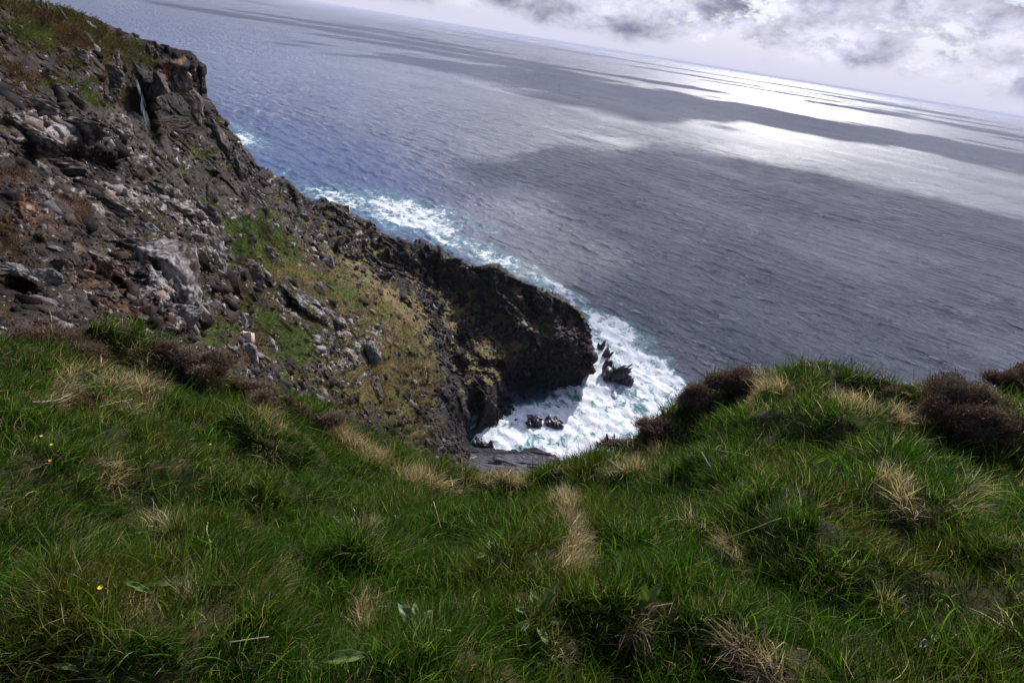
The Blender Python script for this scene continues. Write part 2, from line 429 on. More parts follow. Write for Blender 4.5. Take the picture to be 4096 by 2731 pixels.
HEATH = [(150, 60, 330, 40, 22, .9), (420, 140, 230, 24, 24, .9), (60, 330, 120, 60, 20, .6), (250, 200, 200, 60, 25, .5), (50, 700, 120, 50, 30, 1.), (30, 950, 140, 60, 35, 1.), (280, 800, 90, 30, 38, .9), (500, 850, 90, 32, 20, 1.1), (330, 860, 60, 40, 60, .9), (40, 280, 130, 30, 15, .8), (180, 60, 260, 22, 18, .8), (770, 860, 90, 22, 40, .8),
         (940, 1150, 60, 60, 0, .6), (1000, 1400, 60, 60, 0, .6), (900, 1420, 120, 40, 25, .8), (1500, 1530, 70, 50, 0, .4), (610, 960, 30, 18, 0, .9), (200, 100, 200, 30, 25, .5), (1330, 850, 80, 14, 22, .6)]
BROWN = [(150, 880, 150, 55, 38, 1.), (430, 1180, 150, 60, 20, .9), (520, 1270, 120, 40, 10, .9), (100, 400, 190, 45, 18, .6), (640, 310, 60, 70, -45, 1.1), (690, 260, 40, 25, -35, .5), (420, 1080, 110, 60, 0, .7), (1000, 740, 40, 70, 0, .6), (300, 640, 180, 60, 8, .6), (1300, 1700, 60, 60, 0, .4)]
LICH = [(300, 530, 230, 60, 15, .6), (690, 1050, 70, 160, -25, .9), (600, 1160, 70, 60, -20, .8), (640, 1190, 40, 60, -30, .6), (770, 1280, 110, 45, -25, .6), (860, 1010, 40, 110, 5, .6), (450, 800, 120, 60, 20, .7),
        (700, 830, 160, 50, 30, .6), (1230, 1220, 170, 24, 38, 1.0), (1350, 1330, 120, 60, 40, .6), (1490, 1420, 60, 70, 20, .7), (960, 1290, 30, 60, 0, .8), (1010, 1420, 50, 80, 0, .7), (1150, 1230, 50, 30, 40, .6), (1060, 870, 60, 50, 30, .4), (1270, 1020, 40, 60, 0, .5), (1480, 1300, 70, 50, 40, .5), (1330, 1430, 100, 60, 45, .5), (1650, 1420, 40, 60, 0, .4)]
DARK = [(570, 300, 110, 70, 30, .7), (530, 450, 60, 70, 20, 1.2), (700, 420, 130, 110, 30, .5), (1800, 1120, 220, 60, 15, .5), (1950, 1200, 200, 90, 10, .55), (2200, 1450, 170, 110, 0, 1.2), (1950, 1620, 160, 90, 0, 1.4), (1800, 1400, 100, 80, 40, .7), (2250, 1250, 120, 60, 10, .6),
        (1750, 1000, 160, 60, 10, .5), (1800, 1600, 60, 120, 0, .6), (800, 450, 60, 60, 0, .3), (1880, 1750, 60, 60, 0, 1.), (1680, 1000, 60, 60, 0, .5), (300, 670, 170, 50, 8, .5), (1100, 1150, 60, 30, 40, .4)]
gr = pix_blob(wu, wv, GREEN, 1.5); st = pix_blob(wu, wv, STRAW, 1.5); he = pix_blob(wu, wv, HEATH, 1.5)
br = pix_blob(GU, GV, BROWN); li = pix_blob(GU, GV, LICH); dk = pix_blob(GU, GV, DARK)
fine = fbm(BP * (20 / hd)[:, None] * 2.6, 5, 21, 0.72)
WEAK = [(1250, 1150, 420, 230, 40, .42), (1500, 1450, 260, 330, 30, .40), (300, 300, 330, 170, 22, .30), (500, 850, 420, 130, 25, .26), (1000, 1350, 230, 150, 30, .40), (2000, 1300, 320, 160, 15, .36), (200, 80, 340, 70, 22, .6), (1650, 1050, 300, 50, 22, .2)]
veg = np.clip(gr + st + he, 0, 1.0) * 0.62 + pix_blob(GU, GV, WEAK) + fine * 1.15 - 0.05
veg -= 0.5 * np.clip(br, 0, 1) * (np.clip(he, 0, 1) < .3)
st = st + pix_blob(GU, GV, [(1600, 1350, 480, 420, 30, .18)]); he = he + pix_blob(GU, GV, [(500, 700, 800, 700, 30, .16)]); gr = gr + pix_blob(GU, GV, [(1000, 1100, 500, 300, 40, .10)])
back = np.zeros(len(BP), bool); back[:NB * NS] = True
veg = sstep(veg, 0.38, 0.60)
# broken rock: beds dipping to the right, several sizes of block
az_ = np.arctan2(BP[:, 0], BP[:, 1]); el_ = np.arctan2(BP[:, 2], hd); lh_ = np.log(hd)
A3 = np.stack([np.degrees(az_), np.degrees(el_), lh_ * 12.0], 1)     # bearing, height angle, range: rock broken at every scale
warp = np.stack([pn(A3 / 3.1, 5), pn(A3 / 3.1 + 7, 6), pn(A3 / 3.1, 7)], 1) * 2.2 + np.stack([pn(A3 / 1.1, 15), pn(A3 / 1.1 + 7, 16), pn(A3 / 1.1, 17)], 1) * 0.5
A4 = A3 + warp
ang = np.radians(38)
B4 = np.stack([(A4[:, 0] * math.cos(ang) - A4[:, 1] * math.sin(ang)) * 0.55, A4[:, 0] * math.sin(ang) + A4[:, 1] * math.cos(ang), A4[:, 2]], 1)
disp = np.zeros(len(BP), np.float32); crack = np.ones(len(BP), np.float32)
for k, (sz, am, src) in enumerate([(6.5, .28, B4), (3.3, .36, B4), (1.7, .42, B4), (0.85, .42, A4), (0.45, .36, A4), (0.24, .26, A3)]):
    v_, e_ = facet(src / sz + 3.3 * k, 31 + k)
    disp += v_ * (np.radians(sz) * hd * am) * (1 - veg * (0.35 if sz > 1 else 0.75))
    crack = np.minimum(crack, 1 - 0.8 * (1 - sstep(e_, 0.0, 0.09)))
for k, (sz, am) in enumerate([(9, .30), (4, .25), (1.2, .22), (.5, .2)]):
    disp += pn(A3 / sz, 60 + k) * np.radians(sz) * hd * am
tuft = np.zeros(len(BP), np.float32)
for k, (sz, am) in enumerate([(1.0, .5), (.5, .6), (.25, .6)]):
    tuft += (np.abs(pn(A3 / sz, 80 + k)) - 0.12) * np.radians(sz) * hd * am
disp += tuft * veg
disp *= np.clip(1 - sstep(BP[:, 2], -88, -92), 0.3, 1)
toc = -BP / np.linalg.norm(BP, axis=1)[:, None]
tval = np.concatenate([np.zeros(NB * NS), np.repeat(tt, NS)])
kc = (0.45 + 0.45 * sstep(tval, 0.0, 0.05))[:, None]
disp *= (0.40 + 0.22 * sstep(hd, 90, 120) + 0.38 * sstep(tval, 0.0, 0.045)) * (1 + .35 * sstep(hd, 110, 135))
dirs = toc * kc + nrm * (1.0 - 0.75 * kc); dirs /= np.linalg.norm(dirs, axis=1)[:, None]
# the grassy hilltop at the far left is smooth
calm = 1 - 0.75 * np.clip(pix_blob(GU, GV, [(100, 40, 420, 70, 18, 1), (450, 130, 200, 30, 24, 1), (800, 270, 60, 90, 0, .9)]), 0, 1)
HP = BP + dirs * (disp * calm)[:, None]
HG = HP.reshape(NR, NS, 3)
hn = grid_normals(HG).reshape(-1, 3) * flip
# albedo
r1 = fbm(BP * (20 / hd)[:, None] * 1.1, 4, 41); r2 = fbm(BP * (20 / hd)[:, None] * 5, 3, 42)
rock = np.array([0.052, 0.038, 0.029]) * (1 + 0.5 * r1 + 0.4 * r2)[:, None]
bm = sstep(br + 0.55 * r1 + 0.12 * pn(BP * .3, 2), 0.35, 0.8)[:, None]
rock = rock * (1 - bm) + np.array([0.085, 0.048, 0.028]) * (1 + .5 * r2)[:, None] * bm
top = sstep(hn[:, 2], 0.1, 0.7)
lm = 0.85 * (sstep(li * 0.75 + 0.9 * r2 + 0.6 * r1 + 0.12 * top, 0.42, 0.72))[:, None] * 0.85
rock = rock * (1 - lm) + np.array([0.34, 0.32, 0.31]) * (1 + .3 * r2)[:, None] * lm
sp = (sstep(pn(BP * (20 / hd)[:, None] * 9, 77) + 0.25 * r1, 0.36, 0.50) * np.clip(1 - dk, 0.1, 1))[:, None] * 0.7
rock = rock * (1 - sp) + np.array([0.40, 0.38, 0.37]) * sp
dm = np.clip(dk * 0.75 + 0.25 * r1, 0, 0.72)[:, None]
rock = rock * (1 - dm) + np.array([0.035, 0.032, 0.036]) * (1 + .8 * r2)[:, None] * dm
orange = pix_blob(GU, GV, [(650, 300, 60, 45, -45, 1.3), (620, 370, 18, 40, 20, 1), (715, 250, 30, 14, -35, 1)])
om = sstep(orange + r2, 0.5, 0.9)[:, None]
rock = rock * (1 - om) + np.array([0.20, 0.11, 0.058]) * om
rock *= np.clip(crack, 0.35, 1)[:, None]
g_ = np.maximum(gr, 0); s_ = np.maximum(st, 0); h_ = np.maximum(he, 0); tot = (g_ + s_ + h_ + 0.05)[:, None]
r3 = fbm(BP * (20 / hd)[:, None] * 3.1 + 9, 3, 52)
vcol = (np.array([0.050, 0.064, 0.014]) * (g_[:, None] ** 1) + np.array([0.125, 0.088, 0.034]) * s_[:, None] + np.array([0.055, 0.028, 0.018]) * h_[:, None] + np.array([0.07, 0.06, 0.02]) * 0.05) / tot
vcol = vcol * (1 + 0.9 * r3 + .5 * r2)[:, None]
gm = sstep(r3 + 0.3 * g_ + .5 * pn(A3 / 1.7, 301), 0.0, .45)[:, None] * .75 * (1 - np.clip(h_, 0, 1))[:, None]
vcol = vcol * (1 - gm) + np.array([0.045, 0.075, 0.012]) * gm
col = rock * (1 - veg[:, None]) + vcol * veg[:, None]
col = np.clip(col, 0.006, 0.6)
wetz = sstep(BP[:, 2], -82, -89)[:, None]
col = col * (1 - wetz) + np.array([0.018, 0.017, 0.019]) * wetz


# ------------------------------------------------------------------ ico rocks
def ico(sub):
    import bmesh
    bm = bmesh.new(); bmesh.ops.create_icosphere(bm, subdivisions=sub, radius=1.0)
    v = np.array([x.co[:] for x in bm.verts]); f_ = np.array([[q.index for q in x.verts] for x in bm.faces]); bm.free()
    return v, f_


ICO = {s: ico(s) for s in (2, 3, 4, 5)}


def rock_shape(sub, dims, seed, rough=0.35, layered=1.0):
    v, f_ = ICO[sub]; v = v.copy()
    # cut by random planes for flat broken faces
    r_ = np.random.default_rng(seed)
    for k in range(16):
        n_ = r_.normal(size=3); n_ /= np.linalg.norm(n_); d_ = r_.uniform(.55, .9)
        s_ = v @ n_; ex = np.maximum(s_ - d_, 0); v = v - ex[:, None] * n_ * 0.96
    q = v * np.array([1.3, 1.3, 1.3 * layered]) + seed * 3.7
    v = v * (1 + rough * (0.35 * facet(q * 1.6, seed)[0] + 0.18 * facet(q * 4, seed + 1)[0] + .12 * pn(q * 7, seed)))[:, None]
    return v * np.asarray(dims) * 0.5 * 1.15, f_


def hulls(n, seed):
    import bmesh
    r_ = np.random.default_rng(seed); lib = []
    for k in range(n):
        bm = bmesh.new()
        dims = np.array([1.0, r_.uniform(.55, .95), r_.uniform(.2, .55)])
        pts = np.array([[x, y, z] for x in (-1, 1) for y in (-1, 1) for z in (-1, 1)], float)
        pts = pts * (1 - .42 * r_.random((8, 3))) + r_.normal(0, .10, (8, 3))
        pts = np.concatenate([pts, r_.uniform(-1, 1, (1, 3)) * 1.1])
        for p in pts * dims * .5: bm.verts.new(p)
        bmesh.ops.convex_hull(bm, input=bm.verts[:])
        bmesh.ops.delete(bm, geom=[v for v in bm.verts if not v.link_faces], context='VERTS')
        bmesh.ops.triangulate(bm, faces=bm.faces[:]); bm.verts.index_update()
        bmesh.ops.recalc_face_normals(bm, faces=bm.faces[:])
        lib.append((np.array([v.co[:] for v in bm.verts]), np.array([[q.index for q in f.verts] for f in bm.faces]))); bm.free()
    return lib


HL = hulls(48, 77)


def chunks(P, size, nrm_, col, seed, bed=30.0, spread=34.0):
    """angular blocks of the bedrock, half sunk at the points P"""
    r_ = np.random.default_rng(seed); n = len(P)
    view = P / np.linalg.norm(P, axis=1)[:, None]
    a_ = np.radians(-bed + r_.normal(0, spread, n)); x = RV[None] * np.cos(a_)[:, None] + UV[None] * np.sin(a_)[:, None]
    x = x + view * r_.normal(0, .5, n)[:, None]
    z = nrm_ * .5 - view * .35 + np.array([0, 0, .55]) + r_.normal(0, .42, (n, 3))
    z -= (z * x).sum(1)[:, None] * x / (x * x).sum(1)[:, None]
    x /= np.linalg.norm(x, axis=1)[:, None]; z /= np.linalg.norm(z, axis=1)[:, None]; y = np.cross(z, x)
    which = r_.integers(0, len(HL), n); VS, FS, CS = [], [], []; off = 0
    for k, (hv_, hf_) in enumerate(HL):
        ii = np.where(which == k)[0]
        if not len(ii): continue
        S_ = size[ii][:, None, None]
        V = (hv_[None, :, 0, None] * x[ii][:, None] + hv_[None, :, 1, None] * y[ii][:, None] + hv_[None, :, 2, None] * z[ii][:, None]) * S_ + P[ii][:, None]
        VS.append(V.reshape(-1, 3)); FS.append((np.arange(len(ii)) * len(hv_) + off)[:, None, None] + hf_[None]); FS[-1] = FS[-1].reshape(-1, 3)
        CS.append(np.repeat(col[ii], len(hv_), 0)); off += len(ii) * len(hv_)
    return np.concatenate(VS), np.concatenate(FS), np.concatenate(CS)


# outcropping blocks of the same bedrock
rc_ = np.random.default_rng(91); NCH = 16000
okv = np.where(~back & (veg < 2) & (BP[:, 2] > -87) & (GU > -650) & (tval > .006))[0]
wsel = (0.35 + np.clip(li[okv] + br[okv] * .8, 0, 1.2)) * np.clip(1.15 - dk[okv] * .6, .45, 1.2) * np.where(hd[okv] > 118, 2.4, 1.0) * (1 - .62 * veg[okv]) * (0.25 + sstep(pn(A3[okv] / 2.4, 201) + .5 * pn(A3[okv] / .9, 202), -.15, .35))
pk_ = rc_.choice(okv, NCH, p=wsel / wsel.sum())
szp = 11 * (rc_.random(NCH) ** -0.45); szp = np.clip(szp, 8, np.where(hd[pk_] < 45, 95, 58)) * np.where(hd[pk_] > 110, .62, np.where(hd[pk_] > 60, .8, 1.0))
siz = szp / FPX * (HP[pk_] @ fwd)
lum_ = (0.50 + .75 * rc_.random(NCH))[:, None]; mixk = (rc_.random(NCH) < (.09 + .36 * np.clip(li[pk_], 0, 1)) * np.clip(1.1 - dk[pk_], .05, 1))[:, None]
hue_ = rc_.random(NCH)[:, None]; ck = rock[pk_] * lum_ * (np.array([1.35, 1.0, .8]) * hue_ + np.array([.95, .98, 1.05]) * (1 - hue_)); ck = np.where(mixk, np.array([.21, .19, .18]) * lum_, ck)
cV, cF, cC = chunks(HP[pk_] - toc[pk_] * (siz * .30)[:, None], siz, nrm[pk_], np.clip(ck, .01, .5), 5)
# the big slabs and buttresses of bare bedrock on the near bank
sV, sF, sC, off_ = [], [], [], 0
for k, (u, v, w_, h_, an, lc_) in enumerate([(300, 515, 300, 110, -12, .7), (120, 570, 240, 120, -10, .5), (460, 520, 150, 110, -35, .5), (690, 1100, 230, 330, 20, .8), (590, 1010, 170, 100, -14, .5), (850, 1010, 90, 230, 14, .7),
        (420, 820, 220, 90, -18, .6), (250, 690, 260, 100, -6, .1), (120, 430, 220, 60, -14, .3), (700, 830, 170, 70, -30, .6), (640, 760, 130, 80, -28, .4), (830, 880, 90, 120, 20, .5), (520, 960, 110, 80, -25, .4), (420, 1190, 170, 110, -20, .1), (560, 1290, 150, 80, -14, .15),
        (240, 1080, 140, 90, 10, .2), (400, 1050, 120, 110, 30, .15), (700, 330, 120, 160, 25, .1), (760, 430, 90, 170, 18, .1), (850, 560, 90, 150, 25, .2), (610, 330, 90, 130, 25, .1), (420, 290, 130, 90, -40, .2), (300, 240, 110, 60, -30, .3), (930, 690, 80, 110, 30, .2),
        (1010, 1100, 80, 110, 25, .5), (1230, 1205, 190, 50, -36, .8), (1330, 1290, 110, 70, -40, .7), (1060, 1010, 90, 60, -30, .4), (1500, 1560, 60, 120, 25, .4), (1390, 1420, 110, 70, -40, .6)]):
    kk_ = np.argmin((GU[NB * NS:] - u) ** 2 + (GV[NB * NS:] - v) ** 2) + NB * NS
    p_ = HP[kk_]; D_ = float(p_ @ fwd); W_, H_ = w_ / FPX * D_, h_ / FPX * D_; vd_ = p_ / np.linalg.norm(p_)
    sv_, f_ = rock_shape(5, (W_, min(W_, H_) * 1.1, H_), 700 + k, rough=.55, layered=1.7)
    a_ = math.radians(an); rx_ = RV * math.cos(a_) + UV * math.sin(a_); ry_ = UV * math.cos(a_) - RV * math.sin(a_); rz_ = np.cross(ry_, rx_)
    tl = rc_.normal(0, .22, 2); ry_ = ry_ + rz_ * tl[0]; rx_ = rx_ + rz_ * tl[1]
    pw = sv_[:, [0]] * rx_ + sv_[:, [2]] * ry_ + sv_[:, [1]] * rz_ + p_ + vd_ * min(W_, H_) * .12
    q_ = pw / D_ * 20
    m1, m2 = fbm(q_ * 1.4 + k, 4, 5), fbm(q_ * 6 + k, 3, 6)
    cc_ = np.array([.085, .068, .056]) * (1 + .6 * m1 + .5 * m2)[:, None]
    ll_ = (sstep(m2 * .8 + m1 * .5 + lc_ * .5, .28, .62) * .8)[:, None]
    cc_ = cc_ * (1 - ll_) + np.array([.30, .285, .27]) * (1 + .4 * m2)[:, None] * ll_
    bb_ = (sstep(m1 - lc_ * .3, .05, .4) * .6)[:, None]; cc_ = cc_ * (1 - bb_) + np.array([.085, .050, .030]) * bb_
    sV.append(pw); sF.append(f_ + off_); sC.append(np.clip(cc_, .01, .5)); off_ += len(pw)
cF = np.concatenate([cF, np.concatenate(sF) + len(cV)]); cV = np.concatenate([cV] + sV); cC = np.concatenate([cC] + sC)
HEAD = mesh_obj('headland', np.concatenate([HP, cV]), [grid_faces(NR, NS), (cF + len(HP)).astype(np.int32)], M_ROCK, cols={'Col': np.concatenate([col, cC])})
tag(HEAD, kind='structure')


def on_head(u, v):
    k = np.argmin((GU[NB * NS:] - u) ** 2 + (GV[NB * NS:] - v) ** 2) + NB * NS
    return HP[k], nrm[k], hd[k]


# ------------------------------------------------------------------ rock platform below the dip
PT = [(1700, 1800), (1760, 1812), (1850, 1790), (1905, 1790), (1965, 1800), (2030, 1815), (2090, 1800), (2140, 1800), (2197, 1811), (2224, 1828), (2290, 1860)]
PT = np.array(PT, float); n_s, n_t = 420, 300
ls = np.linspace(0, 1, n_s); xs = np.interp(ls, np.linspace(0, 1, len(PT)), PT[:, 0]); ys = np.interp(ls, np.linspace(0, 1, len(PT)), PT[:, 1])
tv = np.linspace(0, 1, n_t)
PU = xs[None] + (tv[:, None]) * (-20 + 40 * ls[None]); PV = ys[None] + tv[:, None] * (2060 - ys[None])
d0 = ray(xs, ys); h_edge = -SEA_Z * np.hypot(d0[:, 0], d0[:, 1]) / -d0[:, 2] * 0.985
PHd = h_edge[None] * (1 - 0.26 * tv[:, None] ** 0.9) - 12 * tv[:, None] ** 2
PP = at_h(PU.ravel(), PV.ravel(), PHd.ravel()).reshape(n_t, n_s, 3)
dirr = PP[0, :, :2] / np.linalg.norm(PP[0, :, :2], axis=1)[:, None]
fr = [np.concatenate([PP[0, :, :2] + dirr * q, np.minimum(PP[0, :, 2:3] - 0.9 * q, PP[0, :, 2:3])], 1) for q in (5, 4, 3, 2.2, 1.5, 1, .6, .3)]
PP = np.concatenate([np.array(fr), PP], 0); pr = PP.shape[0]
pf = PP.reshape(-1, 3); pnm = grid_normals(PP).reshape(-1, 3); pnm *= np.sign(pnm[:, 2].mean())
qq = np.stack([pf[:, 0] * .35, pf[:, 1] * 1.0, pf[:, 2] * 1.2], 1)
dsp = facet(qq / 6, 5)[0] * 1.1 + facet(qq / 2.4, 6)[0] * .55 + facet(qq / 1.0, 7)[0] * .25 + pn(pf / 1.2, 8) * .2
pf = pf + pnm * dsp[:, None]
pq = fbm(pf * .4, 4, 3); pq2 = fbm(pf * 1.6, 3, 4)
pu_, pv_ = proj(pf)
pc = np.array([0.075, 0.072, 0.082]) * (1 + .6 * pq + .5 * pq2)[:, None]
wt = sstep(pf[:, 2], -86.5, -88.8)[:, None]; pc = pc * (1 - wt) + np.array([.016, .015, .017]) * wt
vg = sstep(pix_blob(pu_, pv_, [(1700, 1830, 80, 40, 0, 1.2), (1990, 1930, 130, 26, 3, 1.1), (1780, 1900, 90, 40, 10, .9), (2150, 1900, 90, 24, -5, .9), (2220, 1880, 60, 30, 0, .8)]) + pq * .9, .45, .7)[:, None]
pc = pc * (1 - vg) + np.array([.17, .11, .05]) * (1 + pq2)[:, None] * vg
lt = sstep(pix_blob(pu_, pv_, [(1850, 1820, 60, 14, 10, 1), (1880, 1900, 70, 10, 15, 1)]) + pq2, .5, .9)[:, None]
pc = pc * (1 - lt) + np.array([.26, .23, .19]) * lt
PLAT = mesh_obj('rock_platform', pf, grid_faces(pr, n_s), M_ROCK, cols={'Col': np.clip(pc, .01, .6)})
tag(PLAT, kind='structure')

# ------------------------------------------------------------------ the sea
NTH, th0, th1 = 1500, math.radians(-68), math.radians(66)
rho = np.concatenate([np.exp(np.linspace(math.log(62), math.log(1800), 800)), np.exp(np.linspace(math.log(1830), math.log(60000), 120))])
th = np.linspace(th0, th1, NTH)
RR, TH = np.meshgrid(rho, th, indexing='ij'); nr_ = len(rho)
sx = (RR * np.sin(TH)).ravel(); sy = (RR * np.cos(TH)).ravel(); rr = RR.ravel()
sz = np.zeros(len(sx)); ox = np.zeros(len(sx)); oy = np.zeros(len(sx))
near = rr < 2400
cell = np.where(rr < 1800, rr * 0.0042, 1e3)
wr = np.random.default_rng(3)
xn, yn = sx[near], sy[near]; cn = cell[near]
grp = 0.75 + 0.5 * pn(np.stack([xn / 45, yn / 60, xn * 0], 1), 4)
zz_ = np.zeros(len(xn)); xx_ = np.zeros(len(xn)); yy_ = np.zeros(len(xn))
wxn = xn + 3.0 * pn(np.stack([xn / 22, yn / 22, xn * 0], 1), 14); wyn = yn + 3.0 * pn(np.stack([xn / 22, yn / 22, xn * 0 + 5], 1), 15)
for k in range(80):
    lam = 1.7 * (17 / 1.7) ** (wr.random() ** 1.35)
    a_ = math.radians(230) + wr.normal() * (0.22 + 0.45 * (1 - min(1, lam / 14)))
    kx, ky = math.cos(a_) * 2 * math.pi / lam, math.sin(a_) * 2 * math.pi / lam
    amp = 0.0056 * lam * (1.0 if lam < 9 else 0.75)
    ph = kx * wxn + ky * wyn + wr.random() * 6.283
    fade = np.clip(lam / (2.2 * cn) - 0.8, 0, 1)
    s_, c_ = np.sin(ph), np.cos(ph)
    zz_ += amp * s_ * fade; xx_ += amp * c_ * fade * math.cos(a_); yy_ += amp * c_ * fade * math.sin(a_)
sz[near] = zz_ * grp * 1.25; ox[near] = xx_ * grp; oy[near] = yy_ * grp
SP = np.stack([sx + ox, sy + oy, SEA_Z + sz], 1)
su, sv = proj(np.stack([sx, sy, np.full(len(sx), SEA_Z)], 1))
FO = [(2480, 1600, 270, 200, 25, 1.4), (2200, 1740, 330, 120, 5, 1.5), (2420, 1400, 90, 120, 35, 1.2), (2600, 1600, 170, 130, 40, 1.3), (2350, 1850, 330, 110, -8, 1.4), (2400, 1320, 60, 60, 40, .8),
      (2250, 1160, 130, 40, 30, .42), (2080, 1085, 150, 44, 22, .40), (1880, 1010, 170, 54, 22, .36), (1660, 905, 180, 90, 28, .29), (1480, 840, 180, 80, 25, .27), (1280, 785, 150, 34, 20, .34),
      (1010, 560, 120, 40, 5, .42), (930, 520, 90, 56, 30, .36), (1100, 640, 120, 50, 20, .26), (1520, 790, 260, 90, 20, .24), (1900, 940, 300, 80, 20, .26), (2350, 1240, 160, 45, 30, .38), (2560, 1340, 160, 40, 25, .34), (1250, 740, 200, 60, 20, .22), (1750, 850, 240, 70, 10, .2)]
wj = pn(np.stack([sx / 9, sy / 9, sx * 0], 1), 71) * 26; wj2 = pn(np.stack([sx / 9, sy / 9, sx * 0 + 9], 1), 72) * 20
wj3 = pn(np.stack([sx / 2.5, sy / 2.5, sx * 0 + 9], 1), 73) * 9
foam = pix_blob(su + wj + wj3, sv + wj2 + wj3, FO, 1.6)
foam = np.where(rr > 900, 0, foam) + 0.0
foam = np.minimum(np.clip(foam, 0, 1.2), 0.74)

m_sea, t, o = new_mat('sea_water')
pos = t.node('ShaderNodeNewGeometry').outputs['Position']
PX, PY, PZ = t.xyz(pos)
dist = t.math('SQRT', t.math('ADD', t.math('MULTIPLY', PX, PX), t.math('MULTIPLY', PY, PY)))
# ripples, stretched along the crests
rot = t.node('ShaderNodeVectorRotate'); rot.rotation_type = 'Z_AXIS'; t.put(rot.inputs['Vector'], pos); rot.inputs['Angle'].default_value = math.radians(-50)
rp = t.vmath('MULTIPLY', rot.outputs[0], (1.0, 0.42, 1.0))
rip = t.noise(rp, 0.95, 6, 0.65, 0.5); rip2 = t.noise(rp, 0.16, 4, 0.6, 0.4); rip3 = t.noise(rp, 0.03, 4, 0.6, 0.3)
hgt = t.math('ADD', t.math('MULTIPLY', rip, 1.1), t.math('ADD', t.math('MULTIPLY', rip2, 4.2), t.math('MULTIPLY', rip3, 3.0)))
bmp = t.node('ShaderNodeBump'); bmp.inputs['Strength'].default_value = 0.75; t.put(bmp.inputs['Distance'], t.math('MULTIPLY', t.map(dist, 300, 3200, 1.0, 13.0), t.map(t.noise(rp, 0.011, 4, 0.6, 0.8), 0.3, 0.7, 0.45, 1.6)))
t.put(bmp.inputs['Height'], hgt)
fo = attr(t, 'foam').outputs['Fac']
fp = t.vmath('ADD', pos, t.vmath('MULTIPLY', t.comb(t.noise(pos, 0.10, 4, 0.6), t.noise(t.vmath('ADD', pos, (50, 9, 0)), 0.10, 4, 0.6), 0.0), (9, 9, 0)))
lace = t.map(t.vor(fp, 0.28, 'SMOOTH_F1'), 0.15, 1.0, 1.0, 0.0)
l2 = t.noise(t.vmath('MULTIPLY', fp, (1.0, 0.55, 1)), 0.45, 8, 0.68, 0.8)
l3 = t.noise(fp, 0.07, 6, 0.6, 0.5)
pat = t.math('ADD', t.math('MULTIPLY', l2, 0.62), t.math('ADD', t.math('MULTIPLY', l3, 0.33), t.math('MULTIPLY', lace, 0.12)))
lvl = t.math('SUBTRACT', 0.86, t.math('MULTIPLY', fo, 0.51))
fmask = t.map(t.math('SUBTRACT', pat, lvl), -0.015, 0.09, 0, 1, True)
milky = t.map(t.math('SUBTRACT', pat, lvl), -0.16, 0.04, 0, 1, True)
# scattered whitecaps
wc = t.noise(t.vmath('MULTIPLY', rot.outputs[0], (1.0, 0.35, 1)), 0.11, 7, 0.75, 0.4)
wcm = t.map(wc, 0.695, 0.73, 0, 0.8, True)
fmask = t.math('MAXIMUM', fmask, wcm)
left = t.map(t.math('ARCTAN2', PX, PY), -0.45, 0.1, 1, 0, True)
deep = t.mix(left, (0.007, 0.022, 0.052), (0.015, 0.055, 0.175))  # bluer towards the left: reflected blue sky painted into the water colour
deep = t.mix(t.map(dist, 700, 4000, 0, 1), deep, (0.040, 0.050, 0.115))  # paler with distance: sky reflection and unresolved foam put into the base colour
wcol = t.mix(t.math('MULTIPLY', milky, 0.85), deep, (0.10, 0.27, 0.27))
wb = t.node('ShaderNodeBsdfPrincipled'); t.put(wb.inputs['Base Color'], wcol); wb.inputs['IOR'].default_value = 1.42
t.put(wb.inputs['Roughness'], t.map(dist, 200, 1500, 0.08, 0.37)); t.l.new(bmp.outputs[0], wb.inputs['Normal'])
fb = t.node('ShaderNodeBsdfDiffuse')
fshade = t.map(t.noise(fp, 0.9, 6, 0.7), 0.3, 0.7, 0.56, 0.88)
t.put(fb.inputs[0], t.mix(t.map(l2, 0.35, 0.6, 0.25, 0.0), t.comb(fshade, fshade, t.math('MULTIPLY', fshade, 1.02)), (0.35, 0.62, 0.64)))
b2 = t.node('ShaderNodeBump'); b2.inputs['Strength'].default_value = 0.5; b2.inputs['Distance'].default_value = 0.6; t.put(b2.inputs['Height'], l2)
t.l.new(b2.outputs[0], fb.inputs['Normal'])
mx = t.node('ShaderNodeMixShader'); t.put(mx.inputs[0], fmask); t.l.new(wb.outputs[0], mx.inputs[1]); t.l.new(fb.outputs[0], mx.inputs[2])
t.l.new(mx.outputs[0], o.inputs[0])
SEA = mesh_obj('sea', SP, grid_faces(nr_, NTH)[:, ::-1], m_sea, attrs={'foam': foam}, smooth=True)
tag(SEA, kind='structure')

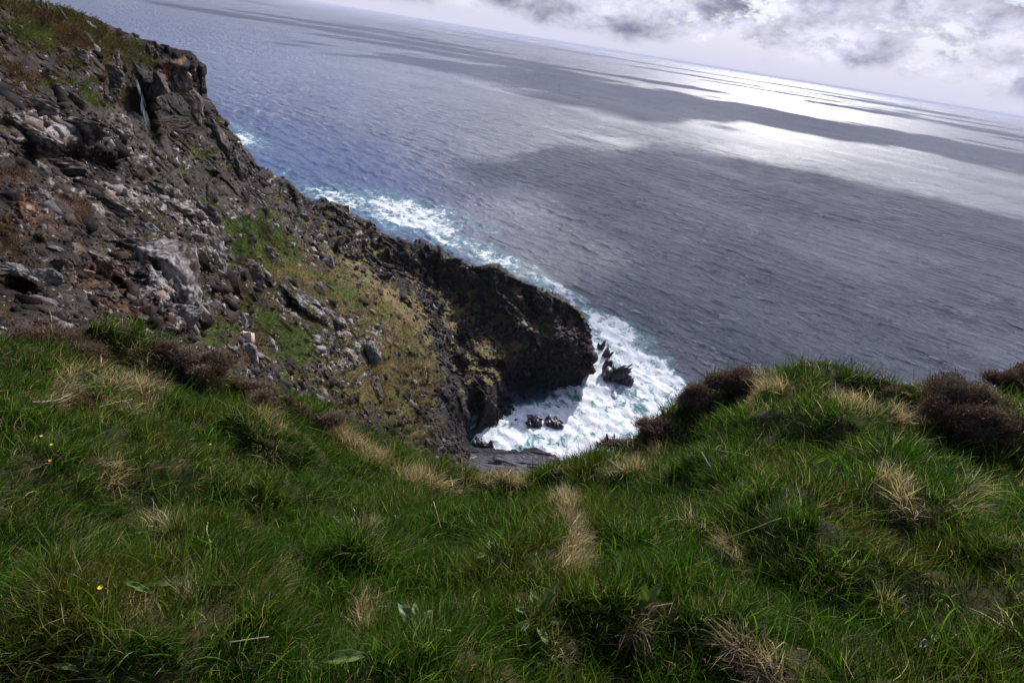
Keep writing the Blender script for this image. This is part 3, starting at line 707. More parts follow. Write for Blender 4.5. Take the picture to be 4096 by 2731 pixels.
# ------------------------------------------------------------------ the turf on the cliff top
GC = [(2048, 2731, 0.98), (0, 2731, 1.30), (4096, 2731, 1.85), (1220, 2640, 1.05), (2560, 2380, 1.50), (2048, 2200, 1.85), (3300, 2500, 1.70),
      (1700, 1885, 3.0), (1850, 1952, 2.9), (2000, 1965, 2.9), (2200, 1945, 2.95), (2350, 1885, 3.2), (2600, 1735, 3.6), (2750, 1640, 3.85), (2810, 1560, 4.0), (2950, 1500, 4.15), (3200, 1510, 4.2), (3350, 1555, 4.15),
      (3700, 1650, 4.1), (3900, 1650, 4.3), (4096, 1560, 5.0), (4600, 1500, 5.6), (5200, 1700, 6.0), (1500, 1765, 3.25), (1300, 1700, 3.5), (1150, 1650, 3.75), (1000, 1600, 3.95), (850, 1500, 4.2), (700, 1440, 4.35), (550, 1370, 4.45), (300, 1360, 4.4), (100, 1400, 4.3),
      (-200, 1450, 4.2), (-600, 1480, 4.3), (-1200, 1600, 4.4), (1000, 2000, 2.3), (3300, 1900, 2.75), (600, 1700, 3.1), (3800, 2100, 2.75), (200, 2200, 1.95), (3000, 1750, 3.3), (3500, 1720, 3.6),
      (2400, 2050, 2.4), (1500, 1980, 2.6), (-400, 2200, 2.2), (4500, 2300, 3.0)]
gp = np.array([at_h(u, v, h) for u, v, h in GC])
gp = np.concatenate([gp, [[0, 0, -1.6], [-2, -1, -1.5], [2, -1, -1.45], [0, -2, -1.4], [4, 0, -1.35], [-4, 0, -1.5]]])
f_g = tps(gp[:, :2], gp[:, 2], 2e-3)
EC = [(-1200, 1600, 4.4), (-600, 1480, 4.3), (-200, 1450, 4.2), (0, 1415, 4.3), (100, 1400, 4.3), (300, 1360, 4.4), (550, 1370, 4.45), (700, 1440, 4.35), (850, 1500, 4.2), (1000, 1600, 3.95), (1150, 1650, 3.75), (1300, 1700, 3.5), (1500, 1765, 3.25), (1700, 1885, 3.0),
      (1850, 1952, 2.9), (2000, 1965, 2.9), (2200, 1945, 2.95), (2350, 1885, 3.2), (2600, 1735, 3.6), (2750, 1640, 3.85), (2810, 1560, 4.0), (2950, 1500, 4.15), (3200, 1510, 4.2), (3350, 1555, 4.15),
      (3700, 1650, 4.1), (3900, 1650, 4.3), (4096, 1560, 5.0), (4600, 1500, 5.6), (5200, 1700, 6.0)]
ep = np.array([at_h(u, v, h) for u, v, h in EC]); eth = np.arctan2(ep[:, 0], ep[:, 1]); er = np.hypot(ep[:, 0], ep[:, 1])
od = np.argsort(eth); eth, er = eth[od], er[od]


def ground_xy(x, y, bumps=True):
    r_ = np.hypot(x, y); t_ = np.arctan2(x, y); e_ = np.interp(t_, eth, er)
    k_ = np.minimum(r_, e_) / np.maximum(r_, 1e-6)
    h_ = f_g(np.stack([x * k_, y * k_], 1))
    over = np.maximum(r_ - e_, 0)
    h_ = h_ - over * 1.15 - 0.9 * over ** 2 / (over + 0.35) * 0.35
    if bumps:
        q = np.stack([x, y, x * 0], 1)
        q = q + 0.12 * np.stack([pn(q * 2, 31), pn(q * 2, 32), x * 0], 1)
        tus = 0.55 * sstep(pn(q / 0.55, 33), -.16, .20) + 0.35 * pn(q / 0.9, 36)
        h_ = h_ + 0.27 * tus + 0.055 * pn(q / 0.22, 34) + 0.02 * pn(q / 0.09, 35)
    return h_


tha = np.radians(np.linspace(-95, 95, 900)); ea = np.interp(tha, eth, er)
k1 = np.linspace(0, 1, 300) ** 0.8; k2 = np.exp(np.linspace(math.log(0.05), math.log(72), 70))
rows = [0.1 + k * (ea + 0.25 - 0.1) for k in k1] + [ea + 0.25 + k for k in k2]
GR_ = np.array(rows); gx = (GR_ * np.sin(tha)).ravel(); gy = (GR_ * np.cos(tha)).ravel()
gz = ground_xy(gx, gy)
rr_ = np.hypot(gx, gy)
gz = np.maximum(gz, -94)
rug = sstep(rr_, 6, 20) * 1.2
gz = gz + rug * facet(np.stack([gx, gy, gz], 1) / 4, 3)[0]
m_soil, t, o = new_mat('turf_soil')
pos = t.node('ShaderNodeTexCoord').outputs['Object']
c1 = t.mix(t.map(t.noise(pos, 6, 6, .6), .35, .65), (0.018, 0.028, 0.006), (0.05, 0.035, 0.018))
b = t.node('ShaderNodeBsdfPrincipled'); t.put(b.inputs['Base Color'], c1); b.inputs['Roughness'].default_value = .95; b.inputs['Specular IOR Level'].default_value = .1
t.l.new(b.outputs[0], o.inputs[0])
GROUND = mesh_obj('ground', np.stack([gx, gy, gz], 1), grid_faces(len(rows), len(tha)), m_soil, smooth=True)
tag(GROUND, kind='structure')


# blades ------------------------------------------------------------------
def blades(base, up, lean, length, width, cols, nseg=4, droop=1.0, seed=0):
    """strips that start along 'up', bend over towards 'lean' and sag; returns verts, quads+tris, colours"""
    n = len(base); rg = np.random.default_rng(seed)
    side = np.cross(up, lean); side /= np.linalg.norm(side, axis=1)[:, None] + 1e-9
    a = rg.normal(0, .5, n)[:, None]
    side = side * np.cos(a) + lean * np.sin(a); side /= np.linalg.norm(side, axis=1)[:, None] + 1e-9
    vs = []; cc = []
    p = base.copy(); d = up.copy(); stepl = (length / nseg)[:, None]
    bend = np.asarray(droop) * (0.7 + 0.6 * rg.random(n)) if np.ndim(droop) == 0 else droop
    for k in range(nseg + 1):
        f_ = k / nseg
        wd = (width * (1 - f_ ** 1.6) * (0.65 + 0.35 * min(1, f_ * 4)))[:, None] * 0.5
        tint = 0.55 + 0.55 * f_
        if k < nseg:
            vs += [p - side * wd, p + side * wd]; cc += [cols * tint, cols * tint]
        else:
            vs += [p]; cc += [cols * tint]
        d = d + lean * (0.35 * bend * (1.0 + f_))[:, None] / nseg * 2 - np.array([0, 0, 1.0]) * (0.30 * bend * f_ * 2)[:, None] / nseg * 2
        d /= np.linalg.norm(d, axis=1)[:, None]
        p = p + d * stepl
    V_ = np.stack(vs, 1); CC = np.stack(cc, 1); m_ = V_.shape[1]
    off = (np.arange(n) * m_)[:, None, None]
    q = np.array([[2 * k, 2 * k + 1, 2 * k + 3, 2 * k + 2] for k in range(nseg - 1)])
    quads = (off + q[None]).reshape(-1, 4); tris = (off[:, 0] + np.array([2 * nseg - 2, 2 * nseg - 1, 2 * nseg])[None]).reshape(-1, 3)
    return V_.reshape(-1, 3), quads, tris, CC.reshape(-1, 3)


NBL = 520000
rg = np.random.default_rng(21)
thb = rg.uniform(math.radians(-66), math.radians(66), NBL); eb = np.interp(thb, eth, er)
k = rg.random(NBL)
lo = 0.62; hi = eb + 0.30
rb = np.sqrt(lo * lo * (hi / lo) ** (2 * (k ** 0.62)))     # denser close by, thinning out
bx, by = rb * np.sin(thb), rb * np.cos(thb)
P_ = np.stack([bx, by, bx * 0], 1)
# clumping: pull the blades towards tussock centres
pull = np.stack([pn(P_ / .11, 51), pn(P_ / .11, 52), bx * 0], 1) * 0.06
bx, by = bx + pull[:, 0], by + pull[:, 1]
bz = ground_xy(bx, by)
ee = 0.04
gxn = (ground_xy(bx + ee, by) - bz) / ee; gyn = (ground_xy(bx, by + ee) - bz) / ee
B_ = np.stack([bx, by, bz], 1)
keep_ = rg.random(NBL) < 0.30 + 0.85 * sstep(fbm(P_ / .17, 2, 71), -.25, .30)
bu, bv = proj(B_ + np.array([0, 0, .05]))
gn = np.stack([-gxn, -gyn, np.ones(NBL)], 1); gn /= np.linalg.norm(gn, axis=1)[:, None]
flow = fbm(P_ / .8, 2, 61) * 3.0 + 1.0 + fbm(P_ / 0.16, 1, 62) * 2.2
lean = np.stack([np.cos(flow) * 0.55 + gn[:, 0] * 1.3 + 0.35, np.sin(flow) * 0.55 + gn[:, 1] * 1.3 - 0.25, gn[:, 2] * 0 + 0.05], 1) + rg.normal(0, .95, (NBL, 3)) * [1, 1, .3]
lean /= np.linalg.norm(lean, axis=1)[:, None]
upb = gn * 0.65 + np.array([0, 0, .45]) + rg.normal(0, .45, (NBL, 3)); upb /= np.linalg.norm(upb, axis=1)[:, None]
ln = (0.045 + 0.085 * rg.random(NBL) ** 1.4) * (1.0 + 0.8 * fbm(P_ / .30, 2, 63)) * (0.75 + 0.10 * rb)
ln = np.clip(ln, 0.02, 0.26)
wd = (0.0016 + 0.0018 * rg.random(NBL)) * (0.8 + 0.22 * rb)
dryspots = [(1400, 1905, 40, 60, 0, .0), (2285, 2060, 30, 130, -12, 1.2), (2300, 2230, 70, 60, 20, 1.0), (2240, 2600, 40, 90, 5, 1.1), (3080, 2640, 190, 70, 38, 1.5), (2960, 2560, 60, 50, 40, .8), (3640, 1990, 26, 80, -12, 1.3), (3560, 1900, 80, 30, 30, .6),
            (2940, 2190, 30, 90, -25, .9), (2970, 2290, 25, 60, -10, .7), (2900, 2140, 30, 50, 10, .6), (450, 1880, 70, 100, -15, .85), (640, 2080, 60, 30, 10, .9), (80, 2010, 60, 30, -30, .7), (480, 1530, 180, 90, 10, .55), (620, 1440, 160, 40, 25, .75), (250, 1560, 70, 90, 10, .5),
            (1450, 2410, 25, 75, 10, 1.0), (1470, 2480, 25, 50, 0, .8), (2560, 2470, 50, 50, 10, .9), (560, 2400, 40, 60, 20, .7), (760, 2350, 25, 40, 0, .7), (900, 2480, 40, 60, 10, .5), (1110, 2260, 40, 50, 0, .7), (1480, 2090, 40, 50, 0, .5),
            (1350, 1720, 120, 40, 25, .8), (1500, 1810, 110, 30, 15, .9), (1700, 1905, 110, 34, 14, 1.25), (1830, 1950, 50, 26, 20, .9), (2000, 1905, 150, 22, 3, .8), (2450, 1870, 150, 30, -10, .5), (2650, 1790, 130, 40, -25, .6), (3000, 1560, 90, 60, -50, .7), (3120, 1530, 90, 35, 10, .7),
            (3400, 1590, 120, 28, 15, .9), (3680, 1660, 130, 26, 12, 1.4), (3050, 1900, 60, 40, 0, .4), (3960, 1950, 80, 20, 40, .6), (3870, 2010, 50, 60, 30, .5), (800, 1900, 50, 40, -40, .4), (1000, 1780, 80, 30, 0, .4), (1060, 1640, 100, 50, 30, .6), (640, 2180, 30, 30, 0, .5), (2650, 2260, 30, 30, 0, .3), (1000, 2620, 70, 40, 0, .3), (2150, 2420, 60, 60, 0, .3)]
dry = pix_blob(bu, bv, dryspots, 1.3) + 0.5 * fbm(P_ / .25, 3, 64) + 0.05 + 0.9 * sstep(-gn[:, 1], .30, .62) * sstep(fbm(P_ / .35, 2, 67), -.1, .35)
isdry = rg.random(NBL) < np.clip(0.15 + sstep(dry, 0.10, 0.95) * 0.82, 0, .94)
olive = sstep(fbm(P_ / .6, 2, 65) + 0.3 * np.clip(dry, 0, 1), -.1, .5)[:, None]
v1 = ((0.35 + 1.1 * rg.random(NBL) ** 1.5) * (1 + .5 * fbm(P_ / .4, 2, 66)))[:, None]
cg = (np.array([0.040, 0.104, 0.004]) * (1 - olive) + np.array([0.092, 0.112, 0.010]) * olive) * v1
cb = rg.random(NBL)[:, None]
cd = (np.array([0.46, 0.32, 0.20]) * (1 - cb) + np.array([0.56, 0.46, 0.27]) * cb) * (0.45 + 0.75 * rg.random(NBL))[:, None]
gcol = np.where(isdry[:, None], cd, cg)
wd = np.where(isdry, wd * .8, wd); ln = np.where(isdry, ln * .9, ln)
K_ = keep_
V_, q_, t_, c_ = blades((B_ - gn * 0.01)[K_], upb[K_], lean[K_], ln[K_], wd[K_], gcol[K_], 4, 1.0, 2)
GRASS = mesh_obj('grass', V_, [q_, t_], M_BLADE, cols={'Col': c_})
tag(GRASS, 'long green turf grass with pale straw clumps covering the cliff top in front', 'grass', kind='stuff')

# coarser fresh blades standing over the fine sward
kb = rg.choice(np.where(K_ & ~isdry)[0], 9000, replace=False)
cw = np.array([.072, .135, .012]) * (.6 + .9 * rg.random(len(kb)))[:, None] * np.where(rg.random(len(kb)) < .25, 1.3, 1.0)[:, None]
uw = gn[kb] * .4 + np.array([0, 0, .6]) + rg.normal(0, .35, (len(kb), 3)); uw /= np.linalg.norm(uw, axis=1)[:, None]
lw = rg.normal(0, 1, (len(kb), 3)) * [1, 1, .2] + lean[kb] * .6; lw /= np.linalg.norm(lw, axis=1)[:, None]
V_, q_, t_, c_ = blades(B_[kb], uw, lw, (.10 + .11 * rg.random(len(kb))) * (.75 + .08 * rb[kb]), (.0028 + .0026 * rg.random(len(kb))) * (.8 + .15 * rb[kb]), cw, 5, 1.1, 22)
COARSE = mesh_obj('coarse_grass', V_, [q_, t_], M_BLADE, cols={'Col': c_})
tag(COARSE, 'broad fresh green blades rising above the fine turf', 'grass', kind='stuff')

# dense pale thatch on the sides of the tussocks
kk = np.where((pix_blob(bu, bv, dryspots, 1.3) + 1.3 * fbm(P_ / .14, 3, 68) > 0.78) | ((dry > 1.0) & (rg.random(NBL) < .5)))[0]
nk = len(kk)
Bs = B_[kk] + rg.normal(0, .012, (nk, 3)) * [1, 1, .3]
us = gn[kk] * .5 + np.array([0, 0, .3]) + rg.normal(0, .5, (nk, 3)); us /= np.linalg.norm(us, axis=1)[:, None]
lsn = lean[kk] * .5 + rg.normal(0, .5, (nk, 3)) + gn[kk] * [1, 1, 0] * .6; lsn /= np.linalg.norm(lsn, axis=1)[:, None]
cs_ = np.array([.64, .49, .34]) * (0.22 + .95 * rg.random(nk) ** 1.3)[:, None]
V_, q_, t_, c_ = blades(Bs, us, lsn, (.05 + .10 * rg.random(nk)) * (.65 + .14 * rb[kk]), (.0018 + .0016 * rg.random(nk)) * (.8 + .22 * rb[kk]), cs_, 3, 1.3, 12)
THATCH = mesh_obj('dry_grass', V_, [q_, t_], M_BLADE, cols={'Col': c_})
tag(THATCH, 'pale dry straw thatch on the sides of the grass tussocks', 'dry grass', kind='stuff')

# grass and heather tufts on the cliff itself
vegv = np.where((veg > 0.6) & ~back & (hd < 110) & (GU > -450))[0]
pk = rg.choice(vegv, 150000)
hk = hd[pk]
upc = nrm[pk] * .5 + np.array([0, 0, .8]) + rg.normal(0, .35, (len(pk), 3)); upc /= np.linalg.norm(upc, axis=1)[:, None]
lc = np.stack([rg.normal(0.5, .6, len(pk)), rg.normal(-.3, .6, len(pk)), rg.normal(-.2, .2, len(pk))], 1); lc /= np.linalg.norm(lc, axis=1)[:, None]
ic_ = he[pk] > np.maximum(gr[pk], st[pk])
lnc = np.clip(hk * 0.0055, .08, .42) * (0.5 + rg.random(len(pk))); wdc = np.clip(hk * 0.0006, .005, .06) * (.6 + .6 * rg.random(len(pk)))
cc_ = np.clip(vcol[pk] * (0.6 + 0.9 * rg.random(len(pk)))[:, None], .005, .4)
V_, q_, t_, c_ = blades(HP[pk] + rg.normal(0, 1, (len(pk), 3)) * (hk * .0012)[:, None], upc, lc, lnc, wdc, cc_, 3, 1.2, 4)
CG = mesh_obj('cliff_grass', V_, [q_, t_], M_BLADE, cols={'Col': c_})
tag(CG, 'tufts of green and straw coloured grass clinging to the headland ledges', 'grass', kind='stuff')


def rot_to(v, xdir, ydir, zdir):
    return v @ np.stack([xdir, ydir, zdir])


def place_rock(name, u, v, wpx, hpx, label, cat, mat, seed, lean=0.0, sub=4, thick=0.7, layered=1.0, group=None, hdov=None, roll=0.0, sink=0.25):
    if hdov is None:
        p, n_, h_ = on_head(u, v)
        p = at_h(u, v, np.hypot(p[0], p[1]))
    else:
        p = at_h(u, v, hdov)
    D = float(p @ fwd); W_ = wpx / FPX * D; H_ = hpx / FPX * D
    vd = p / np.linalg.norm(p)
    rx = RV * math.cos(roll) - UV * math.sin(roll); ry = UV * math.cos(roll) + RV * math.sin(roll)
    sv_, f_ = rock_shape(sub, (W_, max(W_, H_) * thick, H_), seed, layered=layered)
    pw = sv_[:, [0]] * rx + sv_[:, [2]] * ry + sv_[:, [1]] * np.cross(ry, rx)
    ctr = p - vd * 0.0 + vd * W_ * sink
    o_ = mesh_obj(name, pw, f_, mat); o_.location = ctr
    tag(o_, label, cat, group)
    return o_


R = math.radians
BL = [('boulder', 153, 672, 95, 58, 'pale grey boulder with ribbed bedding lines under the dark rock overhang', M_BOULDER, 15, .8, 2.2),
      ('boulder', 158, 787, 102, 74, 'smooth pale rounded boulder half sunk in red brown heather near the left edge', M_BOULDER, 30, .7, 1),
      ('boulder', 45, 1080, 150, 52, 'long flat layered pale slab jutting in from the left edge', M_BOULDER, 8, .8, 2.5),
      ('boulder', 172, 1118, 118, 88, 'angular whitish boulder right beside the long layered slab', M_BOULDER, 0, .8, 1),
      ('boulder', 172, 1215, 112, 62, 'thin bedded grey rock low on the left just above the heather', M_BOULDER, 20, .8, 2.6),
      ('boulder', 585, 915, 98, 46, 'purple grey slab lying above the tall lichen spotted buttress', M_SLATE, 12, .8, 1),
      ('boulder', 684, 778, 104, 42, 'flat topped pale rock ledge block below the waterfall gully', M_BOULDER, 0, .8, 2),
      ('boulder', 770, 950, 92, 60, 'light grey block perched at the upper right of the lichen buttress', M_BOULDER, 25, .8, 1),
      ('boulder', 738, 1268, 175, 88, 'large ribbed grey slab leaning up to the right above the pink heather', M_BOULDER, -28, .7, 2.2),
      ('boulder', 742, 908, 66, 36, 'small layered grey block between the purple slab and the perched block', M_SLATE, 5, .8, 2),
      ('boulder', 342, 1092, 62, 36, 'tan flat faced block in the brown scree, lowest of the tan blocks', M_TAN, 10, .9, 1),
      ('boulder', 306, 1005, 44, 62, 'upright cube of tan rock standing in the broken scree', M_TAN, -15, .9, 1),
      ('boulder', 220, 998, 52, 30, 'small grey stone lying on the brown scree left of the tan cube', M_BOULDER, 10, .9, 1),
      ('boulder', 187, 158, 56, 24, 'pale boulder alone on the dark heather hillside near the top', M_BOULDER, 25, .9, 1),
      ('boulder', 424, 392, 42, 22, 'light grey angular rock at the foot of the dark alcove left of the waterfall', M_BOULDER, 0, .9, 1),
      ('boulder', 540, 142, 36, 17, 'flat brownish boulder sitting right on the skyline above the sea', M_BOULDER, 20, .9, 1.6),
      ('boulder', 1217, 868, 40, 38, 'pale square boulder high on the headland just under its crest', M_SLATE, 20, .9, 1),
      ('boulder', 1313, 1052, 62, 50, 'dark rounded outcrop boulder in the middle of the straw grass slope', M_SLATE, 10, .9, 1),
      ('boulder', 1493, 1415, 64, 92, 'tall smooth light grey rock at the right end of the pale rib', M_BOULDER, -18, .8, 1),
      ('boulder', 1117, 953, 19, 10, 'tiny white stone alone on the green grass slope', M_BOULDER, 0, .9, 1),
      ('boulder', 340, 790, 70, 26, 'grey block wedged in the shaded ledge left of the flat topped block', M_SLATE, 12, .9, 1),
      ('boulder', 960, 1290, 62, 90, 'upright jointed pale rock stack rising from the green ledge above the heather', M_BOULDER, 0, .8, 1.6),
      ('boulder', 985, 1420, 74, 90, 'ribbed bright grey rock standing directly behind the pink heather bank', M_BOULDER, 20, .8, 2.4)]
for k, (nm, u, v, w_, h_, lb, mt, an, th_, lay) in enumerate(BL):
    place_rock(nm, u, v, w_, h_, lb, 'boulder', mt, 100 + k, roll=R(-an) * -1, thick=th_, layered=lay, sub=5 if w_ > 60 else 4)
for k, (u, v, w_, h_, an, lb) in enumerate([(1276, 1519, 46, 14, 10, 'flat topmost slate lying level on the loose pile behind the heather'), (1297, 1565, 64, 16, 55, 'long slate tipped steeply down the middle of the loose pile'),
                                            (1248, 1556, 44, 22, 25, 'broad pale slate at the left end of the loose pile'), (1352, 1530, 50, 14, -8, 'slate at the right end of the loose pile'),
                                            (1338, 1562, 44, 16, 30, 'short slate half buried at the lower right of the loose pile'), (1300, 1600, 40, 14, 15, 'small dark slate at the very foot of the loose pile')]):
    place_rock('slate_slab', u, v, w_, h_, lb, 'slate', M_SLATE, 200 + k, roll=R(an), thick=.6, sub=4, group='loose slates on the ledge behind the heather', sink=0.0)

# rocks standing in the surf
def sea_rock(u, v, wpx, hpx, label, seed, roll=0, thick=.8, group='black rocks in the surf'):
    p = at_z(u, v, SEA_Z); D = float(p @ fwd); W_ = wpx / FPX * D; H_ = hpx / FPX * D / 0.84
    vv, ff, c = [], [], 0; rs = np.random.default_rng(seed)
    for k in range(7):
        f0 = 1.0 if k == 0 else rs.uniform(.3, .62)
        v_, f_ = rock_shape(4, (W_ * .8 * f0, W_ * thick * f0, H_ * 1.25 * f0 * rs.uniform(.7, 1.2)), seed * 11 + k, rough=1.3, layered=1.8)
        hv, hf = HL[(seed + k) % len(HL)]
        a_ = rs.uniform(-.6, .6) + roll; v_ = v_ @ np.array([[math.cos(a_), 0, -math.sin(a_)], [0, 1, 0], [math.sin(a_), 0, math.cos(a_)]])
        if k: v_ = v_ + np.array([rs.uniform(-.5, .5) * W_, rs.uniform(-.4, .4) * W_, rs.uniform(-.05, .22) * H_])
        vv.append(v_); ff.append(f_ + c); c += len(v_)
        h2 = hv @ np.array([[math.cos(a_ + .9), 0, -math.sin(a_ + .9)], [0, 1, 0], [math.sin(a_ + .9), 0, math.cos(a_ + .9)]]) * W_ * rs.uniform(.35, .7)
        vv.append(h2 + np.array([rs.uniform(-.4, .4) * W_, rs.uniform(-.4, .4) * W_, rs.uniform(0, .3) * H_])); ff.append(hf + c); c += len(h2)
    v_ = np.concatenate(vv); f_ = np.concatenate(ff)
    n_ = fbm(v_ * .5 + seed, 3, seed); cc = np.array([.035, .032, .034]) * (1 + .9 * n_)[:, None]
    topm = sstep(v_[:, 2], H_ * .2, H_ * .6)[:, None]; cc = cc * (1 - topm) + np.array([.085, .078, .076]) * (1 + .6 * n_)[:, None] * topm
    o_ = mesh_obj('sea_rock', v_, f_, M_WET, cols={'Col': np.clip(cc, .008, .5)}); o_.location = p
    tag(o_, label, 'rock', group)


sea_rock(2425, 1425, 26, 66, 'thin broken black rock closest to the headland tip', 301, .1)
sea_rock(2402, 1392, 22, 40, 'small jagged rock at the seaward end of the surf rocks off the tip', 307, .1)
sea_rock(2440, 1505, 74, 110, 'largest grey fin shaped rock off the headland tip', 302, .45)
sea_rock(2500, 1528, 52, 52, 'pointed rock furthest right off the headland tip', 303, 0)
sea_rock(2142, 1692, 66, 44, 'black wet rock touching the dark spur in the cove', 304, 0)
sea_rock(2216, 1692, 62, 34, 'low wet rock washed by foam, furthest out from the dark spur', 305, .2)
sea_rock(1912, 1772, 44, 30, 'rounded black boulder at the mouth of the sea cave', 306, 0)
sea_rock(1962, 1790, 26, 40, 'upright black boulder at the water edge above the rock platform', 308, 0)
sea_rock(1935, 1782, 34, 26, 'low black boulder between the cave mouth and the upright boulder', 309, 0)

# ------------------------------------------------------------------ waterfalls
m_fall, t, o = new_mat('falling_water')
pos = t.node('ShaderNodeTexCoord').outputs['Object']
b = t.node('ShaderNodeBsdfPrincipled'); b.inputs['Base Color'].default_value = (.8, .82, .88, 1); b.inputs['Roughness'].default_value = .3
t.put(b.inputs['Alpha'], t.map(t.noise(t.vmath('MULTIPLY', pos, (3, 3, .5)), 2.0, 6, .7), .4, .6, 0.05, 0.6))
t.l.new(b.outputs[0], o.inputs[0])


def waterfall(name, path, wid, n, label, hdv, seed):
    r_ = np.random.default_rng(seed); path = np.array(path, float)
    vs = []; fs = []; c = 0
    p0 = at_h(path[0, 0], path[0, 1], hdv)
    for s in range(n):
        t0, t1 = sorted(r_.random(2)); t0 = r_.random() * .8; t1 = min(1, t0 + r_.uniform(.15, .4))
        tt_ = np.linspace(max(t0, 0), t1, 26); base = np.stack([np.interp(tt_, path[:, 2], path[:, 0]), np.interp(tt_, path[:, 2], path[:, 1])], 1)
        w_ = np.interp(tt_, path[:, 2], path[:, 3])
        off = r_.normal(0, .6) * w_ * .9 + np.cumsum(r_.normal(0, .5, 26)) * .7
        q = at_h(base[:, 0] + off, base[:, 1], hdv - .8 - r_.random() * .5)
        hw = wid * (0.3 + r_.random()) * np.sin(np.linspace(.15, 3.0, 26)) + .01
        hw = hw * .7
        sd = RV[None]
        ring = [q - sd * hw[:, None], q - fwd * hw[:, None] * .6, q + sd * hw[:, None], q + fwd * hw[:, None] * .6]
        R4 = np.stack(ring, 1); vs.append(R4.reshape(-1, 3))
        for k in range(25):
            for j in range(4):
                a0 = c + k * 4 + j; a1 = c + k * 4 + (j + 1) % 4; fs.append((a0, a1, a1 + 4, a0 + 4))
        c += 104
    V = np.concatenate(vs) - p0
    o_ = mesh_obj(name, V, np.array(fs), m_fall, smooth=True); o_.location = p0
    tag(o_, label, 'waterfall')


pw, _, hw_ = on_head(575, 430)
waterfall('waterfall', [(540, 300, 0, 3), (556, 355, .3, 5), (568, 400, .5, 8), (576, 450, .8, 16), (592, 520, 1, 22)], .016, 34, 'thin white waterfall dropping past the dark alcove below the overhanging crag', 68.5, 1)
ph_, _, hh_ = on_head(365, 98)
waterfall('waterfall', [(348, 82, 0, 5), (362, 98, .5, 5), (384, 114, 1, 9)], .05, 30, 'short white rill on the dark heather hillside near the skyline', hh_ - .6, 2)
ph_, _, hh_ = on_head(620, 585)
waterfall('waterfall', [(590, 568, 0, 4), (612, 580, .5, 6), (632, 612, 1, 9)], .03, 20, 'faint lower cascade running over wet slabs beneath the main fall', hh_ - 1.2, 3)


# ------------------------------------------------------------------ sticks, posts, stems
def tube(pts, radii, n=7):
    pts = np.asarray(pts, float); vs = []; fs = []
    for i, p in enumerate(pts):
        d = pts[min(i + 1, len(pts) - 1)] - pts[max(i - 1, 0)]; d /= np.linalg.norm(d) + 1e-9
        a = np.cross(d, [0.31, .2, .93]); a /= np.linalg.norm(a); b_ = np.cross(d, a)
        for k in range(n):
            an = 2 * math.pi * k / n; vs.append(p + (a * math.cos(an) + b_ * math.sin(an)) * radii[i])
    for i in range(len(pts) - 1):
        for k in range(n):
            fs.append((i * n + k, i * n + (k + 1) % n, (i + 1) * n + (k + 1) % n, (i + 1) * n + k))
    c0 = len(vs); vs.append(pts[0]); vs.append(pts[-1]); tr = []
    for k in range(n):
        tr.append((c0, (k + 1) % n, k)); e = (len(pts) - 1) * n; tr.append((c0 + 1, e + k, e + (k + 1) % n))
    return np.array(vs), np.array(fs), np.array(tr)


def stick(name, uvs, h, rad, mat, label, cat, group=None, taper=.8, wob_=0.004):
    """a stick through the given pixels at the given ground distances"""
    hs = h if isinstance(h, (list, tuple)) else [h] * len(uvs)
    key = np.array([at_h(u, v, q) for (u, v), q in zip(uvs, hs)])
    tt_ = np.linspace(0, len(key) - 1, 6 * (len(key) - 1) + 1)
    pts = np.stack([np.interp(tt_, np.arange(len(key)), key[:, k]) for k in range(3)], 1)
    L = np.linalg.norm(key[-1] - key[0]); pts += np.random.default_rng(len(label)).normal(0, wob_ * L, pts.shape)
    rad_ = np.linspace(rad, rad * taper, len(pts)); base = pts[0].copy()
    v, f_, tr = tube(pts - base, rad_)
    o_ = mesh_obj(name, v, [f_, tr], mat, smooth=True); o_.location = base
    tag(o_, label, cat, group); return o_


hp = float(hd[NB * NS + np.argmin((GU[NB * NS:] - 163) ** 2 + (GV[NB * NS:] - 22) ** 2)])
stick('fence_post', [(165, 30), (163, -40)], 50.5, .075, M_WOOD, 'tall upright grey fence post on the hilltop skyline', 'post', wob_=.002)
stick('fence_post', [(192, 40), (186, 14)], 53, .085, M_WOOD, 'short thick leaning fence post stub just right of the tall post', 'post', wob_=.002)
stick('fence_post', [(128, 12), (141, 0)], 50, .09, M_WOOD, 'stubby post tilted to the right, left of the tall post', 'post', wob_=.002)
stick('fence_pole', [(222, 46), (193, 3)], [55, 55.3], .045, M_WOOD, 'thin slanting fence pole, left one of the close pair', 'pole', 'slanting poles of the broken fence', wob_=.001)
stick('fence_pole', [(229, 46), (205, 13)], [55, 55.3], .055, M_WOOD, 'thin slanting fence pole, right one of the close pair', 'pole', 'slanting poles of the broken fence', wob_=.001)
stick('fence_pole', [(270, 80), (225, 16)], [54.0, 56], .05, M_WOOD, 'longest slanting fence pole, lying furthest down the slope', 'pole', 'slanting poles of the broken fence', wob_=.001)
stick('fence_pole', [(262, 68), (246, 45)], [54.0, 54.8], .045, M_WOOD, 'short pole lying against the longest slanting pole', 'pole', 'slanting poles of the broken fence', wob_=.001)


def ground_at(u, v, lift=0.0):
    d = ray(u, v); hh = np.linspace(.5, 7, 900); k = hh / math.hypot(d[0], d[1])
    g = ground_xy(d[0] * k, d[1] * k) + lift
    below = np.where(d[2] * k < g)[0]
    i = below[0] if len(below) else int(np.argmin(np.abs(d[2] * k - g)))
    return d * k[i], hh[i]


def gstick(name, uvs, lift, rad, mat, label, cat, **kw):
    hs = [ground_at(u, v, lift)[1] for u, v in uvs]
    return stick(name, uvs, hs, rad, mat, label, cat, **kw)


